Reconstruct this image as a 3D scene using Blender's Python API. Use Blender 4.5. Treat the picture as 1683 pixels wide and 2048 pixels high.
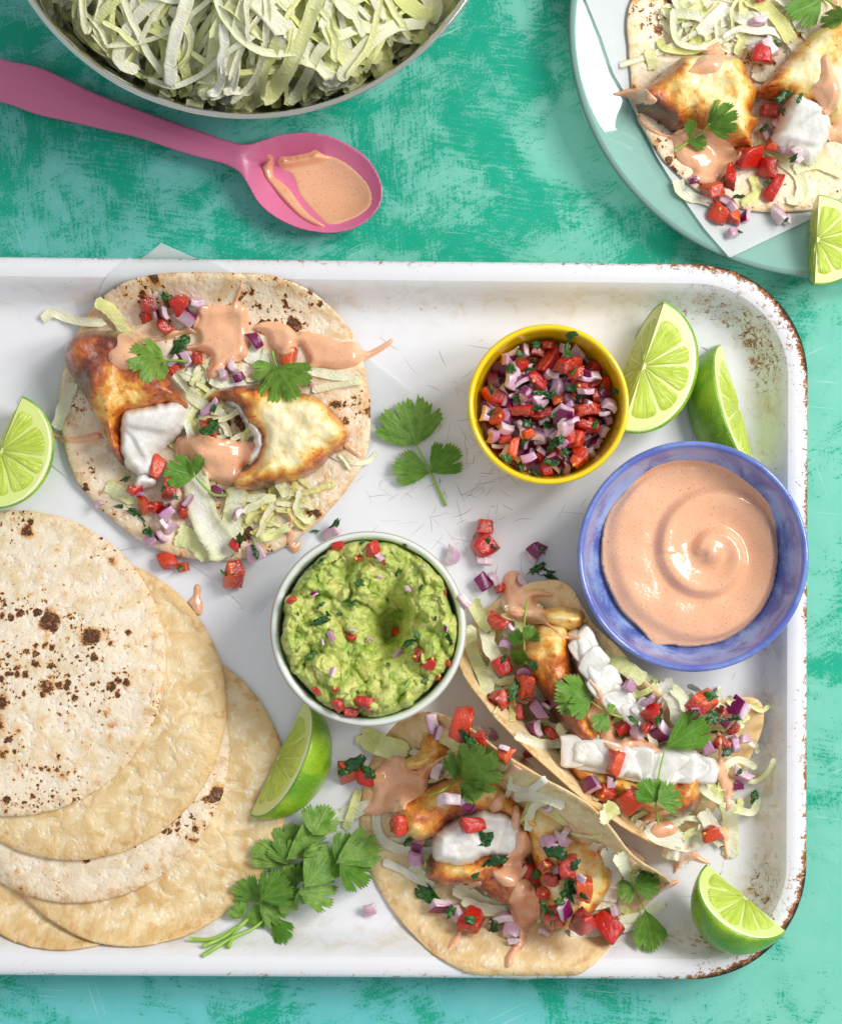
import bpy, math, random
import numpy as np

for o in list(bpy.data.objects):
    bpy.data.objects.remove(o)
SC = bpy.context.scene
COL = SC.collection
rnd = random.Random(7)
NR = np.random.RandomState(5)

# ------------------------------------------------------------------ camera, light, exposure
CAM_D = 1.15
TILT = math.radians(3.5)
cd = bpy.data.cameras.new('camera')
cam = bpy.data.objects.new('camera', cd)
COL.objects.link(cam)
cd.sensor_fit = 'VERTICAL'
cd.sensor_height = 24.0
cd.lens = 24.0 * CAM_D / 0.512
cd.clip_start = 0.05
cd.clip_end = 20.0
cam.location = (0, -CAM_D * math.sin(TILT), CAM_D * math.cos(TILT))
cam.rotation_euler = (TILT, 0, 0)
SC.camera = cam

world = bpy.data.worlds.new('World')
SC.world = world
world.use_nodes = True
world.node_tree.nodes['Background'].inputs[0].default_value = (0.97, 0.985, 1.0, 1)
world.node_tree.nodes['Background'].inputs[1].default_value = 0.53


def area_light(name, loc, target, sx, sy, power, color):
    from mathutils import Vector
    l = bpy.data.lights.new(name, 'AREA')
    l.shape = 'RECTANGLE'
    l.size, l.size_y = sx, sy
    l.energy = power
    l.color = color
    o = bpy.data.objects.new(name, l)
    COL.objects.link(o)
    o.location = loc
    o.rotation_euler = (Vector(target) - Vector(loc)).to_track_quat('-Z', 'Y').to_euler()
    return o


# the window beside the table: two panes of daylight
area_light('window_pane_light', (0.98, 0.68, 1.15), (0.02, 0, 0), 0.36, 0.62, 13.8, (1.0, 0.975, 0.94))
area_light('window_pane_light', (1.20, 0.22, 1.15), (0.02, 0, 0), 0.36, 0.62, 13.8, (1.0, 0.975, 0.94))

SC.view_settings.view_transform = 'Standard'
SC.view_settings.look = 'None'
SC.view_settings.exposure = -0.03
SC.view_settings.gamma = 1.0
SC.view_settings.use_curve_mapping = False
SC.cycles.use_denoising = True
SC.cycles.max_bounces = 10
SC.cycles.transparent_max_bounces = 12
SC.cycles.caustics_reflective = False
SC.cycles.caustics_refractive = False
SC.cycles.sample_clamp_indirect = 4.0


# ------------------------------------------------------------------ photograph pixels -> world metres
def W(px, py, z=0.0):
    """point of the horizontal plane at height z that shows at photo pixel (px, py)"""
    xc = (px - 841.5) / 4000.0
    yc = (1024.0 - py) / 4000.0
    ca, sa = math.cos(TILT), math.sin(TILT)
    dy = yc * ca + CAM_D * sa
    dz = yc * sa - CAM_D * ca
    oy, oz = -CAM_D * sa, CAM_D * ca
    t = (z - oz) / dz
    return (xc * t, oy + dy * t)


def zoomer(x0, y0, s):
    return lambda X, Y: (x0 + X / s, y0 + Y / s)


z1 = zoomer(0, 0, 1.7716)
z2 = zoomer(1080, 0, 2.791)
z3 = zoomer(60, 480, 2.2145)
z4 = zoomer(740, 560, 1.7847)
z5 = zoomer(520, 1000, 3.506)
z6 = zoomer(0, 980, 2.09)
z7 = zoomer(660, 1360, 2.2743)
z8 = zoomer(900, 1100, 2.1494)
zb = zoomer(380, 1380, 3.657)
zs = zoomer(1130, 860, 3.3)
zp = lambda X, Y: (X, Y)


# ------------------------------------------------------------------ noise
def _h(ix, iy, seed):
    n = (ix.astype(np.int64) * 374761393 + iy.astype(np.int64) * 668265263 + seed * 974711) & 0xffffffff
    n = ((n ^ (n >> 13)) * 1274126177) & 0xffffffff
    n = n ^ (n >> 16)
    return (n & 0xffffff) / float(0xffffff)


def vn(x, y, seed=0):
    x = np.asarray(x, float); y = np.asarray(y, float)
    ix = np.floor(x); iy = np.floor(y)
    fx = x - ix; fy = y - iy
    fx = fx * fx * fx * (fx * (fx * 6 - 15) + 10); fy = fy * fy * fy * (fy * (fy * 6 - 15) + 10)
    a = _h(ix, iy, seed); b = _h(ix + 1, iy, seed); c = _h(ix, iy + 1, seed); d = _h(ix + 1, iy + 1, seed)
    return (a + (b - a) * fx) * (1 - fy) + (c + (d - c) * fx) * fy


def fbm(x, y, seed=0, octs=4):
    s = 0; a = 0.5; f = 1.0
    for k in range(octs):
        s = s + a * (vn(x * f + 13.7 * k, y * f - 7.1 * k, seed + k) - 0.5) * 2
        a *= 0.5; f *= 2.03
    return s


def worley(x, y, cell, seed=0):
    x = np.asarray(x, float) / cell; y = np.asarray(y, float) / cell
    ix = np.floor(x); iy = np.floor(y)
    best = np.full(x.shape, 9.0); rid = np.zeros(x.shape)
    for dx in (-1, 0, 1):
        for dy in (-1, 0, 1):
            cx = ix + dx; cy = iy + dy
            qx = cx + _h(cx, cy, seed); qy = cy + _h(cx, cy, seed + 91)
            d = np.hypot(qx - x, qy - y)
            m = d < best
            best = np.where(m, d, best)
            rid = np.where(m, _h(cx, cy, seed + 17), rid)
    return best, rid


def sstep(a, b, x):
    t = np.clip((np.asarray(x, float) - a) / (b - a), 0, 1)
    return t * t * (3 - 2 * t)


# ------------------------------------------------------------------ height map of everything placed so far
HX0, HY0, HR = -0.30, -0.34, 0.0005
HNX, HNY = 1200, 1360
HM = np.zeros((HNY, HNX))


def hidx(x, y):
    ix = np.clip(((np.asarray(x) - HX0) / HR).astype(int), 0, HNX - 1)
    iy = np.clip(((np.asarray(y) - HY0) / HR).astype(int), 0, HNY - 1)
    return iy, ix


def hm(x, y):
    return HM[hidx(x, y)]


def patch(x, y, r):
    iy, ix = hidx(x, y)
    k = max(1, int(r / HR))
    return HM[max(0, iy - k):iy + k + 1, max(0, ix - k):ix + k + 1]


def splat(V, faces):
    tri = []
    for f in faces:
        for k in range(1, len(f) - 1):
            tri.append((f[0], f[k], f[k + 1]))
    if not tri:
        return
    tri = np.array(tri)
    A, B, C = V[tri[:, 0]], V[tri[:, 1]], V[tri[:, 2]]
    e = np.max(np.stack([np.hypot(*(A - B)[:, :2].T), np.hypot(*(B - C)[:, :2].T), np.hypot(*(C - A)[:, :2].T)]), axis=0)
    K = np.clip(np.ceil(e / (HR * 0.9)).astype(int), 1, 160)
    K = (2 ** np.ceil(np.log2(K))).astype(int)
    for k in np.unique(K):
        m = K == k
        a, b, c = A[m], B[m], C[m]
        for i in range(k + 1):
            for j in range(k + 1 - i):
                u = i / k; v = j / k
                p = a * (1 - u - v) + b * u + c * v
                iy, ix = hidx(p[:, 0], p[:, 1])
                np.maximum.at(HM, (iy, ix), p[:, 2])


def blur_window(x0, x1, y0, y1, rad, pad=0.012):
    """smoothed copy of the height map in a window; returns a sampler"""
    ya, xa = hidx(np.array(x0 - pad), np.array(y0 - pad))
    yb, xb = hidx(np.array(x1 + pad), np.array(y1 + pad))
    A = HM[ya:yb + 1, xa:xb + 1].copy()
    k = max(1, int(rad / HR))

    def box(A, ax):
        n = 2 * k + 1
        P = np.pad(A, [(k + 1, k) if i == ax else (0, 0) for i in range(2)], mode='edge')
        c = np.cumsum(P, axis=ax)
        return (np.take(c, range(n, c.shape[ax]), axis=ax) - np.take(c, range(0, c.shape[ax] - n), axis=ax)) / n
    for _ in range(2):
        A = box(box(A, 0), 1)

    def f(x, y):
        gx = (np.asarray(x) - HX0) / HR - 0.5 - xa; gy = (np.asarray(y) - HY0) / HR - 0.5 - ya
        i0 = np.clip(np.floor(gx).astype(int), 0, A.shape[1] - 2); j0 = np.clip(np.floor(gy).astype(int), 0, A.shape[0] - 2)
        u = np.clip(gx - i0, 0, 1); v = np.clip(gy - j0, 0, 1)
        return (A[j0, i0] * (1 - u) + A[j0, i0 + 1] * u) * (1 - v) + (A[j0 + 1, i0] * (1 - u) + A[j0 + 1, i0 + 1] * u) * v
    return f


def WS(px, py):
    """the photo pixel brought onto what has been built there so far"""
    z = 0.004
    for _ in range(4):
        x, y = W(px, py, z)
        z = 0.5 * z + 0.5 * float(np.mean(patch(x, y, 0.001)))
    return W(px, py, z)


# ------------------------------------------------------------------ mesh helpers
def tag(o, label=None, cat=None, group=None, kind=None):
    if label: o['label'] = label
    if cat: o['category'] = cat
    if group: o['group'] = group
    if kind: o['kind'] = kind
    return o


def mk(name, V, F, mat, parent=None, smooth=True, attrs=None, solid=True, origin=None):
    V = np.asarray(V, float)
    if solid:
        splat(V, F)
    if parent is not None:
        org = np.array(parent.location)
    elif origin is not None:
        org = np.array(origin)
    else:
        org = np.array([V[:, 0].mean(), V[:, 1].mean(), V[:, 2].min()])
    me = bpy.data.meshes.new(name)
    me.from_pydata((V - org).tolist(), [], F)
    if smooth:
        me.polygons.foreach_set('use_smooth', [True] * len(me.polygons))
    if attrs:
        for k, a in attrs.items():
            a = np.asarray(a, float)
            if a.ndim == 1:
                at = me.attributes.new(k, 'FLOAT', 'POINT')
                at.data.foreach_set('value', a)
            else:
                at = me.attributes.new(k, 'FLOAT_VECTOR', 'POINT')
                at.data.foreach_set('vector', a.ravel())
    me.update()
    if mat is not None:
        me.materials.append(mat)
    o = bpy.data.objects.new(name, me)
    COL.objects.link(o)
    if parent is not None:
        o.parent = parent
    else:
        o.location = org
    return o


def empty(name, loc):
    o = bpy.data.objects.new(name, None)
    o.empty_display_size = 0.01
    COL.objects.link(o)
    o.location = loc
    return o


def grid_faces(nu, nv, wrap_u=False, wrap_v=False, off=0, flip=False):
    F = []
    for i in range(nu if wrap_u else nu - 1):
        for j in range(nv if wrap_v else nv - 1):
            a = i * nv + j; b = ((i + 1) % nu) * nv + j
            c = ((i + 1) % nu) * nv + (j + 1) % nv; d = i * nv + (j + 1) % nv
            q = (a + off, b + off, c + off, d + off)
            F.append(q[::-1] if flip else q)
    return F


def spline(P, n, closed=False):
    P = np.asarray(P, float)
    if closed:
        Q = np.vstack([P[-1:], P, P[:2]])
        segs = len(P)
    else:
        Q = np.vstack([2 * P[0] - P[1], P, 2 * P[-1] - P[-2]])
        segs = len(P) - 1
    out = []
    t = np.linspace(0, segs, n, endpoint=not closed)
    for s in t:
        i = min(int(s), segs - 1); u = s - i
        p0, p1, p2, p3 = Q[i], Q[i + 1], Q[i + 2], Q[i + 3]
        out.append(0.5 * ((2 * p1) + (-p0 + p2) * u + (2 * p0 - 5 * p1 + 4 * p2 - p3) * u * u + (-p0 + 3 * p1 - 3 * p2 + p3) * u ** 3))
    return np.array(out)


def polygrid(P, h):
    """regular grid clipped to a polygon: xy, distance to the edge, faces"""
    P = np.asarray(P, float)
    x0, y0 = P.min(0) - h; x1, y1 = P.max(0) + h
    xs = np.arange(x0, x1 + h, h); ys = np.arange(y0, y1 + h, h)
    X, Y = np.meshgrid(xs, ys, indexing='ij')
    x = X.ravel(); y = Y.ravel()
    best = np.full(x.shape, 1e9); bx = x.copy(); by = y.copy()
    inside = np.zeros(x.shape, bool)
    n = len(P)
    for i in range(n):
        ax, ay = P[i]; cx, cy = P[(i + 1) % n]
        ex, ey = cx - ax, cy - ay
        L2 = ex * ex + ey * ey + 1e-18
        t = np.clip(((x - ax) * ex + (y - ay) * ey) / L2, 0, 1)
        qx = ax + t * ex; qy = ay + t * ey
        d = (x - qx) ** 2 + (y - qy) ** 2
        m = d < best
        best = np.where(m, d, best); bx = np.where(m, qx, bx); by = np.where(m, qy, by)
        c = ((ay > y) != (cy > y)) & (x < (cx - ax) * (y - ay) / (cy - ay + 1e-18) + ax)
        inside ^= c
    d = np.sqrt(best)
    sd = np.where(inside, d, -d)
    keep = sd > -0.72 * h
    snap = keep & (sd < 0.28 * h)
    x = np.where(snap, bx, x); y = np.where(snap, by, y); sd = np.where(snap, 0, sd)
    idx = -np.ones(len(x), int); idx[keep] = np.arange(keep.sum())
    nv = len(ys); F = []
    K = keep.reshape(X.shape); S = snap.reshape(X.shape); I = idx.reshape(X.shape)
    for i in range(len(xs) - 1):
        for j in range(nv - 1):
            c = [(i, j), (i + 1, j), (i + 1, j + 1), (i, j + 1)]
            k = [q for q in c if K[q]]
            if len(k) >= 3 and any(not S[q] for q in k):
                F.append(tuple(int(I[q]) for q in k))
    return np.stack([x[keep], y[keep]], 1), sd[keep], F


def in_poly(P, x, y):
    P = np.asarray(P, float); x = np.asarray(x, float); y = np.asarray(y, float)
    ins = np.zeros(x.shape, bool); n = len(P)
    for i in range(n):
        ax, ay = P[i]; cx, cy = P[(i + 1) % n]
        ins ^= ((ay > y) != (cy > y)) & (x < (cx - ax) * (y - ay) / (cy - ay + 1e-18) + ax)
    return ins


# ------------------------------------------------------------------ material helpers
def lin(r, g, b):
    f = lambda c: (c / 255.0) / 12.92 if c <= 10 else ((c / 255.0 + 0.055) / 1.055) ** 2.4
    return (f(r), f(g), f(b), 1.0)


class Mat:
    def __init__(s, name):
        s.m = bpy.data.materials.new(name)
        s.m.use_nodes = True
        s.nt = s.m.node_tree
        s.b = s.nt.nodes['Principled BSDF']
        s.out = s.nt.nodes['Material Output']
        g = s.nt.nodes.new('ShaderNodeNewGeometry')
        s.geo = g
        s.pos = s.vmath('SCALE', g.outputs['Position'], sc=1000.0)

    def set(s, sock, v):
        if isinstance(v, bpy.types.NodeSocket):
            s.nt.links.new(v, sock)
        else:
            sock.default_value = v

    def node(s, t, props=None, **ins):
        n = s.nt.nodes.new(t)
        for k, v in (props or {}).items():
            setattr(n, k, v)
        for k, v in ins.items():
            s.set(n.inputs[k.replace('_', ' ')], v)
        return n

    def vmath(s, op, a, b=None, sc=None):
        n = s.nt.nodes.new('ShaderNodeVectorMath'); n.operation = op
        s.set(n.inputs[0], a)
        if b is not None: s.set(n.inputs[1], b)
        if sc is not None: s.set(n.inputs['Scale'], sc)
        return n.outputs[0]

    def math(s, op, a, b=0.0, clamp=False):
        n = s.nt.nodes.new('ShaderNodeMath'); n.operation = op; n.use_clamp = clamp
        s.set(n.inputs[0], a); s.set(n.inputs[1], b)
        return n.outputs[0]

    def noise(s, scale, vec=None, detail=3.0, rough=0.55, dist=0.0, out='Fac'):
        n = s.node('ShaderNodeTexNoise', Vector=vec if vec is not None else s.pos, Scale=scale, Detail=detail, Roughness=rough, Distortion=dist)
        return n.outputs[out]

    def voro(s, scale, vec=None, feature='F1', out='Distance', rand=1.0):
        n = s.node('ShaderNodeTexVoronoi', {'feature': feature}, Vector=vec if vec is not None else s.pos, Scale=scale, Randomness=rand)
        return n.outputs[out]

    def mapping(s, vec, rot=(0, 0, 0), scale=(1, 1, 1), loc=(0, 0, 0)):
        if any(rot):
            n = s.node('ShaderNodeMapping', Vector=vec)
            n.inputs['Rotation'].default_value = rot
            vec = n.outputs[0]
        n = s.node('ShaderNodeMapping', Vector=vec)
        n.inputs['Scale'].default_value = scale
        n.inputs['Location'].default_value = loc
        return n.outputs[0]

    def mr(s, v, a, b, c=0.0, d=1.0, smooth=True):
        n = s.node('ShaderNodeMapRange', {'interpolation_type': 'SMOOTHSTEP' if smooth else 'LINEAR'})
        s.set(n.inputs[0], v)
        for i, k in enumerate((a, b, c, d)):
            s.set(n.inputs[1 + i], k)
        return n.outputs[0]

    def mix(s, f, a, b, mode='MIX'):
        n = s.nt.nodes.new('ShaderNodeMix'); n.data_type = 'RGBA'; n.blend_type = mode
        s.set(n.inputs[0], f); s.set(n.inputs[6], a); s.set(n.inputs[7], b)
        return n.outputs[2]

    def ramp(s, f, stops):
        n = s.nt.nodes.new('ShaderNodeValToRGB')
        s.set(n.inputs[0], f)
        e = n.color_ramp.elements
        while len(e) < len(stops): e.new(0.5)
        for el, (p, c) in zip(e, stops):
            el.position = p; el.color = c
        return n.outputs[0]

    def attr(s, name, out='Fac'):
        n = s.nt.nodes.new('ShaderNodeAttribute'); n.attribute_name = name
        return n.outputs[out]

    def rand(s):
        return s.nt.nodes.new('ShaderNodeObjectInfo').outputs['Random']

    def bump(s, h, dist=0.001, strength=1.0, normal=None):
        n = s.node('ShaderNodeBump', Height=h, Distance=dist, Strength=strength)
        if normal is not None: s.set(n.inputs['Normal'], normal)
        return n.outputs[0]

    def pbr(s, color=None, rough=0.5, spec=0.5, coat=0.0, coat_rough=0.1, sss=0.0, sss_r=(1, 0.5, 0.3), sss_scale=0.002, normal=None, metal=0.0):
        b = s.b
        if color is not None: s.set(b.inputs['Base Color'], color)
        s.set(b.inputs['Roughness'], rough)
        s.set(b.inputs['Specular IOR Level'], spec)
        s.set(b.inputs['Coat Weight'], coat)
        s.set(b.inputs['Coat Roughness'], coat_rough)
        s.set(b.inputs['Metallic'], metal)
        if sss:
            s.set(b.inputs['Subsurface Weight'], sss)
            b.inputs['Subsurface Radius'].default_value = sss_r
            b.inputs['Subsurface Scale'].default_value = sss_scale
        if normal is not None:
            s.set(b.inputs['Normal'], normal)
            s.set(b.inputs['Coat Normal'], normal)
        return s.m

    def translucent(s, color, amount, normal=None):
        t = s.node('ShaderNodeBsdfTranslucent')
        s.set(t.inputs['Color'], color)
        if normal is not None: s.set(t.inputs['Normal'], normal)
        mx = s.nt.nodes.new('ShaderNodeMixShader')
        s.set(mx.inputs[0], amount)
        s.nt.links.new(s.b.outputs[0], mx.inputs[1])
        s.nt.links.new(t.outputs[0], mx.inputs[2])
        s.nt.links.new(mx.outputs[0], s.out.inputs[0])
        return mx


# ------------------------------------------------------------------ materials
def m_table():
    """two coats: deep green under a paler dry-brushed coat that has worn off in specks and strokes"""
    m = Mat('painted_table')
    p = m.pos
    sep = m.node('ShaderNodeSeparateXYZ'); m.set(sep.inputs[0], p)
    X, Y = sep.outputs[0], sep.outputs[1]
    right = m.mr(X, 110.0, 190.0)
    low = m.mr(Y, -170.0, -235.0)
    left = m.mr(X, 0.0, -150.0)
    big = m.noise(0.017, m.mapping(p, loc=(3.3, 1.1, 0)), 3, 0.55, 0.6)
    med = m.noise(0.07, m.mapping(p, loc=(31, 7, 0)), 4, 0.6, 0.5)
    grain = m.noise(0.85, p, 4, 0.72)
    fine = m.noise(2.6, p, 3, 0.7)
    st = None
    for k, (a, sx, sy) in enumerate(((-0.5, 0.07, 0.55), (0.15, 0.05, 0.6), (1.50, 0.09, 0.6))):
        v = m.mapping(p, rot=(0, 0, a), scale=(sx, sy, 1), loc=(k * 17.0, k * 9.0, 0))
        n = m.noise(1.0, v, 3, 0.65, 0.1)
        w = m.mr(m.noise(0.016, m.mapping(p, loc=(k * 50.0, 20, 0)), 2, 0.5, 0.3), 0.42, 0.60)
        t = m.math('MULTIPLY', m.math('SUBTRACT', n, 0.5), w)
        st = t if st is None else m.math('ADD', st, t)
    g = m.math('ADD', m.math('MULTIPLY', m.math('SUBTRACT', big, 0.48), 1.6), m.math('MULTIPLY', m.math('SUBTRACT', med, 0.5), 0.8))
    g = m.math('ADD', g, m.math('MULTIPLY', right, 0.15))
    g = m.math('ADD', g, m.math('MULTIPLY', low, 0.10))
    g = m.math('ADD', g, m.math('MULTIPLY', left, 0.08))
    f = m.math('ADD', g, m.math('MULTIPLY', m.math('SUBTRACT', grain, 0.5), 1.25))
    f = m.math('ADD', f, m.math('MULTIPLY', st, 1.0))
    f = m.math('ADD', f, m.math('MULTIPLY', m.math('SUBTRACT', fine, 0.5), 0.25))
    coat = m.mr(f, -0.10, 0.12)
    thin = m.mr(g, -0.35, 0.45)
    deep = m.mix(med, lin(0, 158, 124), lin(0, 184, 152))
    pale_g = m.mix(m.noise(0.05, p, 3), lin(108, 198, 178), lin(144, 214, 196))
    pale_b = m.mix(m.noise(0.05, p, 3), lin(94, 194, 198), lin(130, 210, 214))
    pale = m.mix(m.math('MAXIMUM', m.math('MULTIPLY', low, m.mr(X, 180.0, 60.0)), m.math('MULTIPLY', left, 0.6)), pale_g, pale_b)
    c = m.mix(m.math('MULTIPLY', coat, m.mr(thin, 0, 1, 0.30, 0.90)), deep, pale)
    for k, (a, sc) in enumerate(((-0.45, 0.8), (1.25, 0.8), (0.1, 0.9))):
        v = m.mapping(p, rot=(0, 0, a), scale=(0.02, sc, 1), loc=(k * 7.7, k * 3.3, 0))
        n = m.noise(1.0, v, 2, 0.5, 0.02)
        w = m.mr(m.noise(0.025, m.mapping(p, loc=(90 + k * 41.0, 5, 0)), 3, 0.6), 0.50, 0.60)
        c = m.mix(m.math('MULTIPLY', m.math('MULTIPLY', m.mr(n, 0.66, 0.72), w), 0.6), c, lin(172, 226, 214))
    return m.pbr(c, rough=m.mr(grain, 0.3, 0.7, 0.45, 0.65), spec=0.3, normal=m.bump(m.math('ADD', coat, m.math('MULTIPLY', fine, 0.5)), 0.00018, 0.5))


def m_enamel():
    m = Mat('chipped_white_enamel')
    wear = m.attr('wear')
    wall = m.attr('wall')
    n1 = m.noise(0.26, m.pos, 6, 0.72, 0.7)
    n2 = m.noise(1.6, m.pos, 4, 0.7)
    n3 = m.noise(0.05, m.pos, 3, 0.6)
    streak = m.noise(1.0, m.mapping(m.pos, scale=(0.25, 1.6, 0.6)), 4, 0.7, 0.3)
    chip = m.math('ADD', m.math('MULTIPLY', n1, 0.55), m.math('MULTIPLY', n2, 0.3))
    chip = m.math('ADD', chip, m.math('MULTIPLY', streak, 0.15))
    chip = m.math('ADD', chip, m.math('MULTIPLY', wear, 0.25))
    rust = m.mr(chip, 0.670, 0.69)
    deep = m.math('MULTIPLY', m.mr(chip, 0.735, 0.765), m.mr(wear, 0.7, 1.0))
    halo = m.mr(chip, 0.61, 0.69)
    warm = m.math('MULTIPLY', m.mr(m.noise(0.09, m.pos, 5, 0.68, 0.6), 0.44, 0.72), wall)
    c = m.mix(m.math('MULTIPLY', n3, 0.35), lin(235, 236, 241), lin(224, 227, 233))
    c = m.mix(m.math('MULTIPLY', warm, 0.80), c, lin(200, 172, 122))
    c = m.mix(m.math('MULTIPLY', halo, 0.35), c, lin(196, 140, 84))
    rc = m.mix(n2, lin(190, 122, 52), lin(96, 48, 20))
    c = m.mix(rust, c, rc)
    c = m.mix(deep, c, lin(38, 30, 32))
    h = m.math('SUBTRACT', m.math('MULTIPLY', n3, 0.4), m.math('MULTIPLY', rust, 0.6))
    return m.pbr(c, rough=m.mr(rust, 0, 1, 0.26, 0.8), spec=0.5, coat=m.mr(rust, 0, 1, 0.25, 0.0), normal=m.bump(h, 0.0006, 0.5))


def m_plain(name, col, rough=0.4, **k):
    m = Mat(name)
    return m.pbr(col, rough=rough, **k)


def m_tortilla(name, floury, char, seed, yellow):
    """char spots sit in the flat coordinates of the tortilla, so they fold with it"""
    m = Mat(name)
    f = m.vmath('ADD', m.attr('flat', 'Vector'), (seed * 211.0, seed * 97.0, 0))
    edge = m.attr('edge')
    n_big = m.noise(0.045, f, 2, 0.5, 0.5)
    n_mid = m.noise(0.13, f, 3, 0.5, 0.4)
    n_fine = m.noise(1.0, f, 3, 0.6)
    pim = m.node('ShaderNodeTexVoronoi', {'feature': 'SMOOTH_F1'}, Vector=f, Scale=0.36, Smoothness=0.6).outputs['Distance']
    pimple = m.math('MULTIPLY', m.mr(pim, 0.50, 0.10), m.mr(n_mid, 0.46, 0.60))
    pale = lin(245, 231, 208) if floury else lin(239, 217, 174)
    base = m.mix(m.mr(n_mid, 0.40, 0.60), lin(*yellow), pale)
    base = m.mix(m.math('MULTIPLY', m.mr(n_big, 0.40, 0.60), 0.85 if floury else 0.45), base, pale)
    base = m.mix(m.math('MULTIPLY', pimple, 0.55), base, lin(252, 246, 234))
    base = m.mix(m.math('MULTIPLY', edge, 0.30 if floury else 0.55), base, lin(226, 190, 132))
    base = m.mix(m.math('MULTIPLY', m.math('MULTIPLY', edge, m.mr(m.noise(0.16, f, 3, 0.6), 0.50, 0.66)), 0.55), base, lin(196, 138, 74))
    c = base
    warp = m.vmath('ADD', f, m.vmath('SCALE', m.noise(0.40, f, 3, 0.62, 0.0, 'Color'), sc=4.2))
    region = m.mr(m.noise(0.024, m.vmath('ADD', f, (40, 9, 0)), 2, 0.5), 0.60 - 0.20 * char, 0.72 - 0.20 * char)
    tot = None
    for sc, thr, lo, am in ((0.095, 0.66, 0.62, 1.0), (0.24, 0.60, 0.50, 1.0), (0.55, 0.50, 0.55, 0.9)):
        vn_ = m.node('ShaderNodeTexVoronoi', Vector=warp, Scale=sc, Randomness=1.0)
        s3 = m.node('ShaderNodeSeparateColor'); m.set(s3.inputs[0], vn_.outputs['Color'])
        size = m.math('MULTIPLY', m.mr(s3.outputs[0], lo, 1.0, 0.0, 1.0, False), thr)
        size = m.math('MULTIPLY', size, m.mr(region, 0, 1, 0.25 if char > 0.4 else 0.10, 1.05 if char > 0.4 else 0.42))
        q = m.math('SUBTRACT', size, vn_.outputs['Distance'])
        q = m.math('MULTIPLY', m.math('ADD', q, m.math('MULTIPLY', m.math('SUBTRACT', n_fine, 0.5), 0.20)), am)
        tot = q if tot is None else m.math('MAXIMUM', tot, q)
    halo = m.math('MULTIPLY', m.mr(tot, -0.22, 0.04), 0.8)
    body = m.mr(tot, -0.03, 0.08)
    core = m.math('MULTIPLY', m.mr(tot, 0.015, 0.09), m.mr(m.noise(0.6, f, 3, 0.7), 0.36, 0.50))
    if char > 0:
        k = min(1.0, char * 1.8)
        c = m.mix(m.math('MULTIPLY', halo, k), c, lin(224, 162, 84))
        c = m.mix(m.math('MULTIPLY', body, 0.85 * k), c, lin(160, 94, 40))
        c = m.mix(m.math('MULTIPLY', core, 0.85 * k), c, lin(46, 28, 22))
    speck = m.mr(m.voro(0.38, f), 0.11, 0.06)
    keep = m.mr(m.noise(0.3, m.vmath('ADD', f, (7, 3, 1)), 1, 0.5), 0.58 - 0.06 * char, 0.62 - 0.06 * char)
    c = m.mix(m.math('MULTIPLY', m.math('MULTIPLY', speck, keep), 0.8), c, lin(116, 70, 32))
    h = m.math('ADD', m.math('MULTIPLY', n_fine, 0.22), m.math('MULTIPLY', n_mid, 1.6))
    h = m.math('ADD', h, m.math('MULTIPLY', pimple, 0.30))
    h = m.math('SUBTRACT', h, m.math('MULTIPLY', body, 0.3))
    return m.pbr(c, rough=m.mr(n_mid, 0.35, 0.65, 0.42, 0.6), spec=0.4, sss=0.06, sss_r=(1, 0.7, 0.4), sss_scale=0.002, normal=m.bump(h, 0.0013, 0.75))


def m_crust():
    m = Mat('fried_batter')
    br = m.attr('brown')
    n1 = m.noise(0.16, m.pos, 4, 0.62, 0.8)
    n2 = m.noise(0.9, m.pos, 4, 0.7)
    f = m.math('ADD', br, m.math('MULTIPLY', m.math('SUBTRACT', n1, 0.5), 0.9))
    f = m.math('ADD', f, m.math('MULTIPLY', m.math('SUBTRACT', n2, 0.5), 0.35))
    sp = m.math('MULTIPLY', m.mr(m.voro(0.22, m.pos), 0.24, 0.10), m.mr(n1, 0.45, 0.6))
    f = m.math('ADD', f, m.math('MULTIPLY', sp, 0.22))
    c = m.ramp(f, [(0.0, lin(252, 238, 192)), (0.24, lin(248, 218, 134)), (0.44, lin(236, 164, 54)), (0.62, lin(204, 106, 20)), (0.80, lin(146, 60, 10)), (1.0, lin(80, 28, 8))])
    return m.pbr(c, rough=m.mr(n1, 0.3, 0.7, 0.22, 0.40), spec=0.5, coat=1.0, coat_rough=0.09, sss=0.1, sss_r=(1, 0.6, 0.25), sss_scale=0.002,
                 normal=m.bump(m.math('ADD', m.math('MULTIPLY', n2, 0.45), n1), 0.0012, 0.6))


def m_flesh():
    m = Mat('white_fish_flesh')
    n = m.noise(0.16, m.pos, 3, 0.5, 0.6)
    st = m.noise(0.7, m.mapping(m.pos, rot=(0, 0, 0.9), scale=(0.25, 2.0, 1)), 3, 0.6, 0.5)
    c = m.mix(m.mr(n, 0.35, 0.65), lin(240, 239, 236), lin(226, 223, 214))
    return m.pbr(c, rough=0.30, spec=0.5, coat=0.6, coat_rough=0.12, sss=0.45, sss_r=(1, 0.9, 0.8), sss_scale=0.003, normal=m.bump(st, 0.0006, 0.5))


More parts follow.
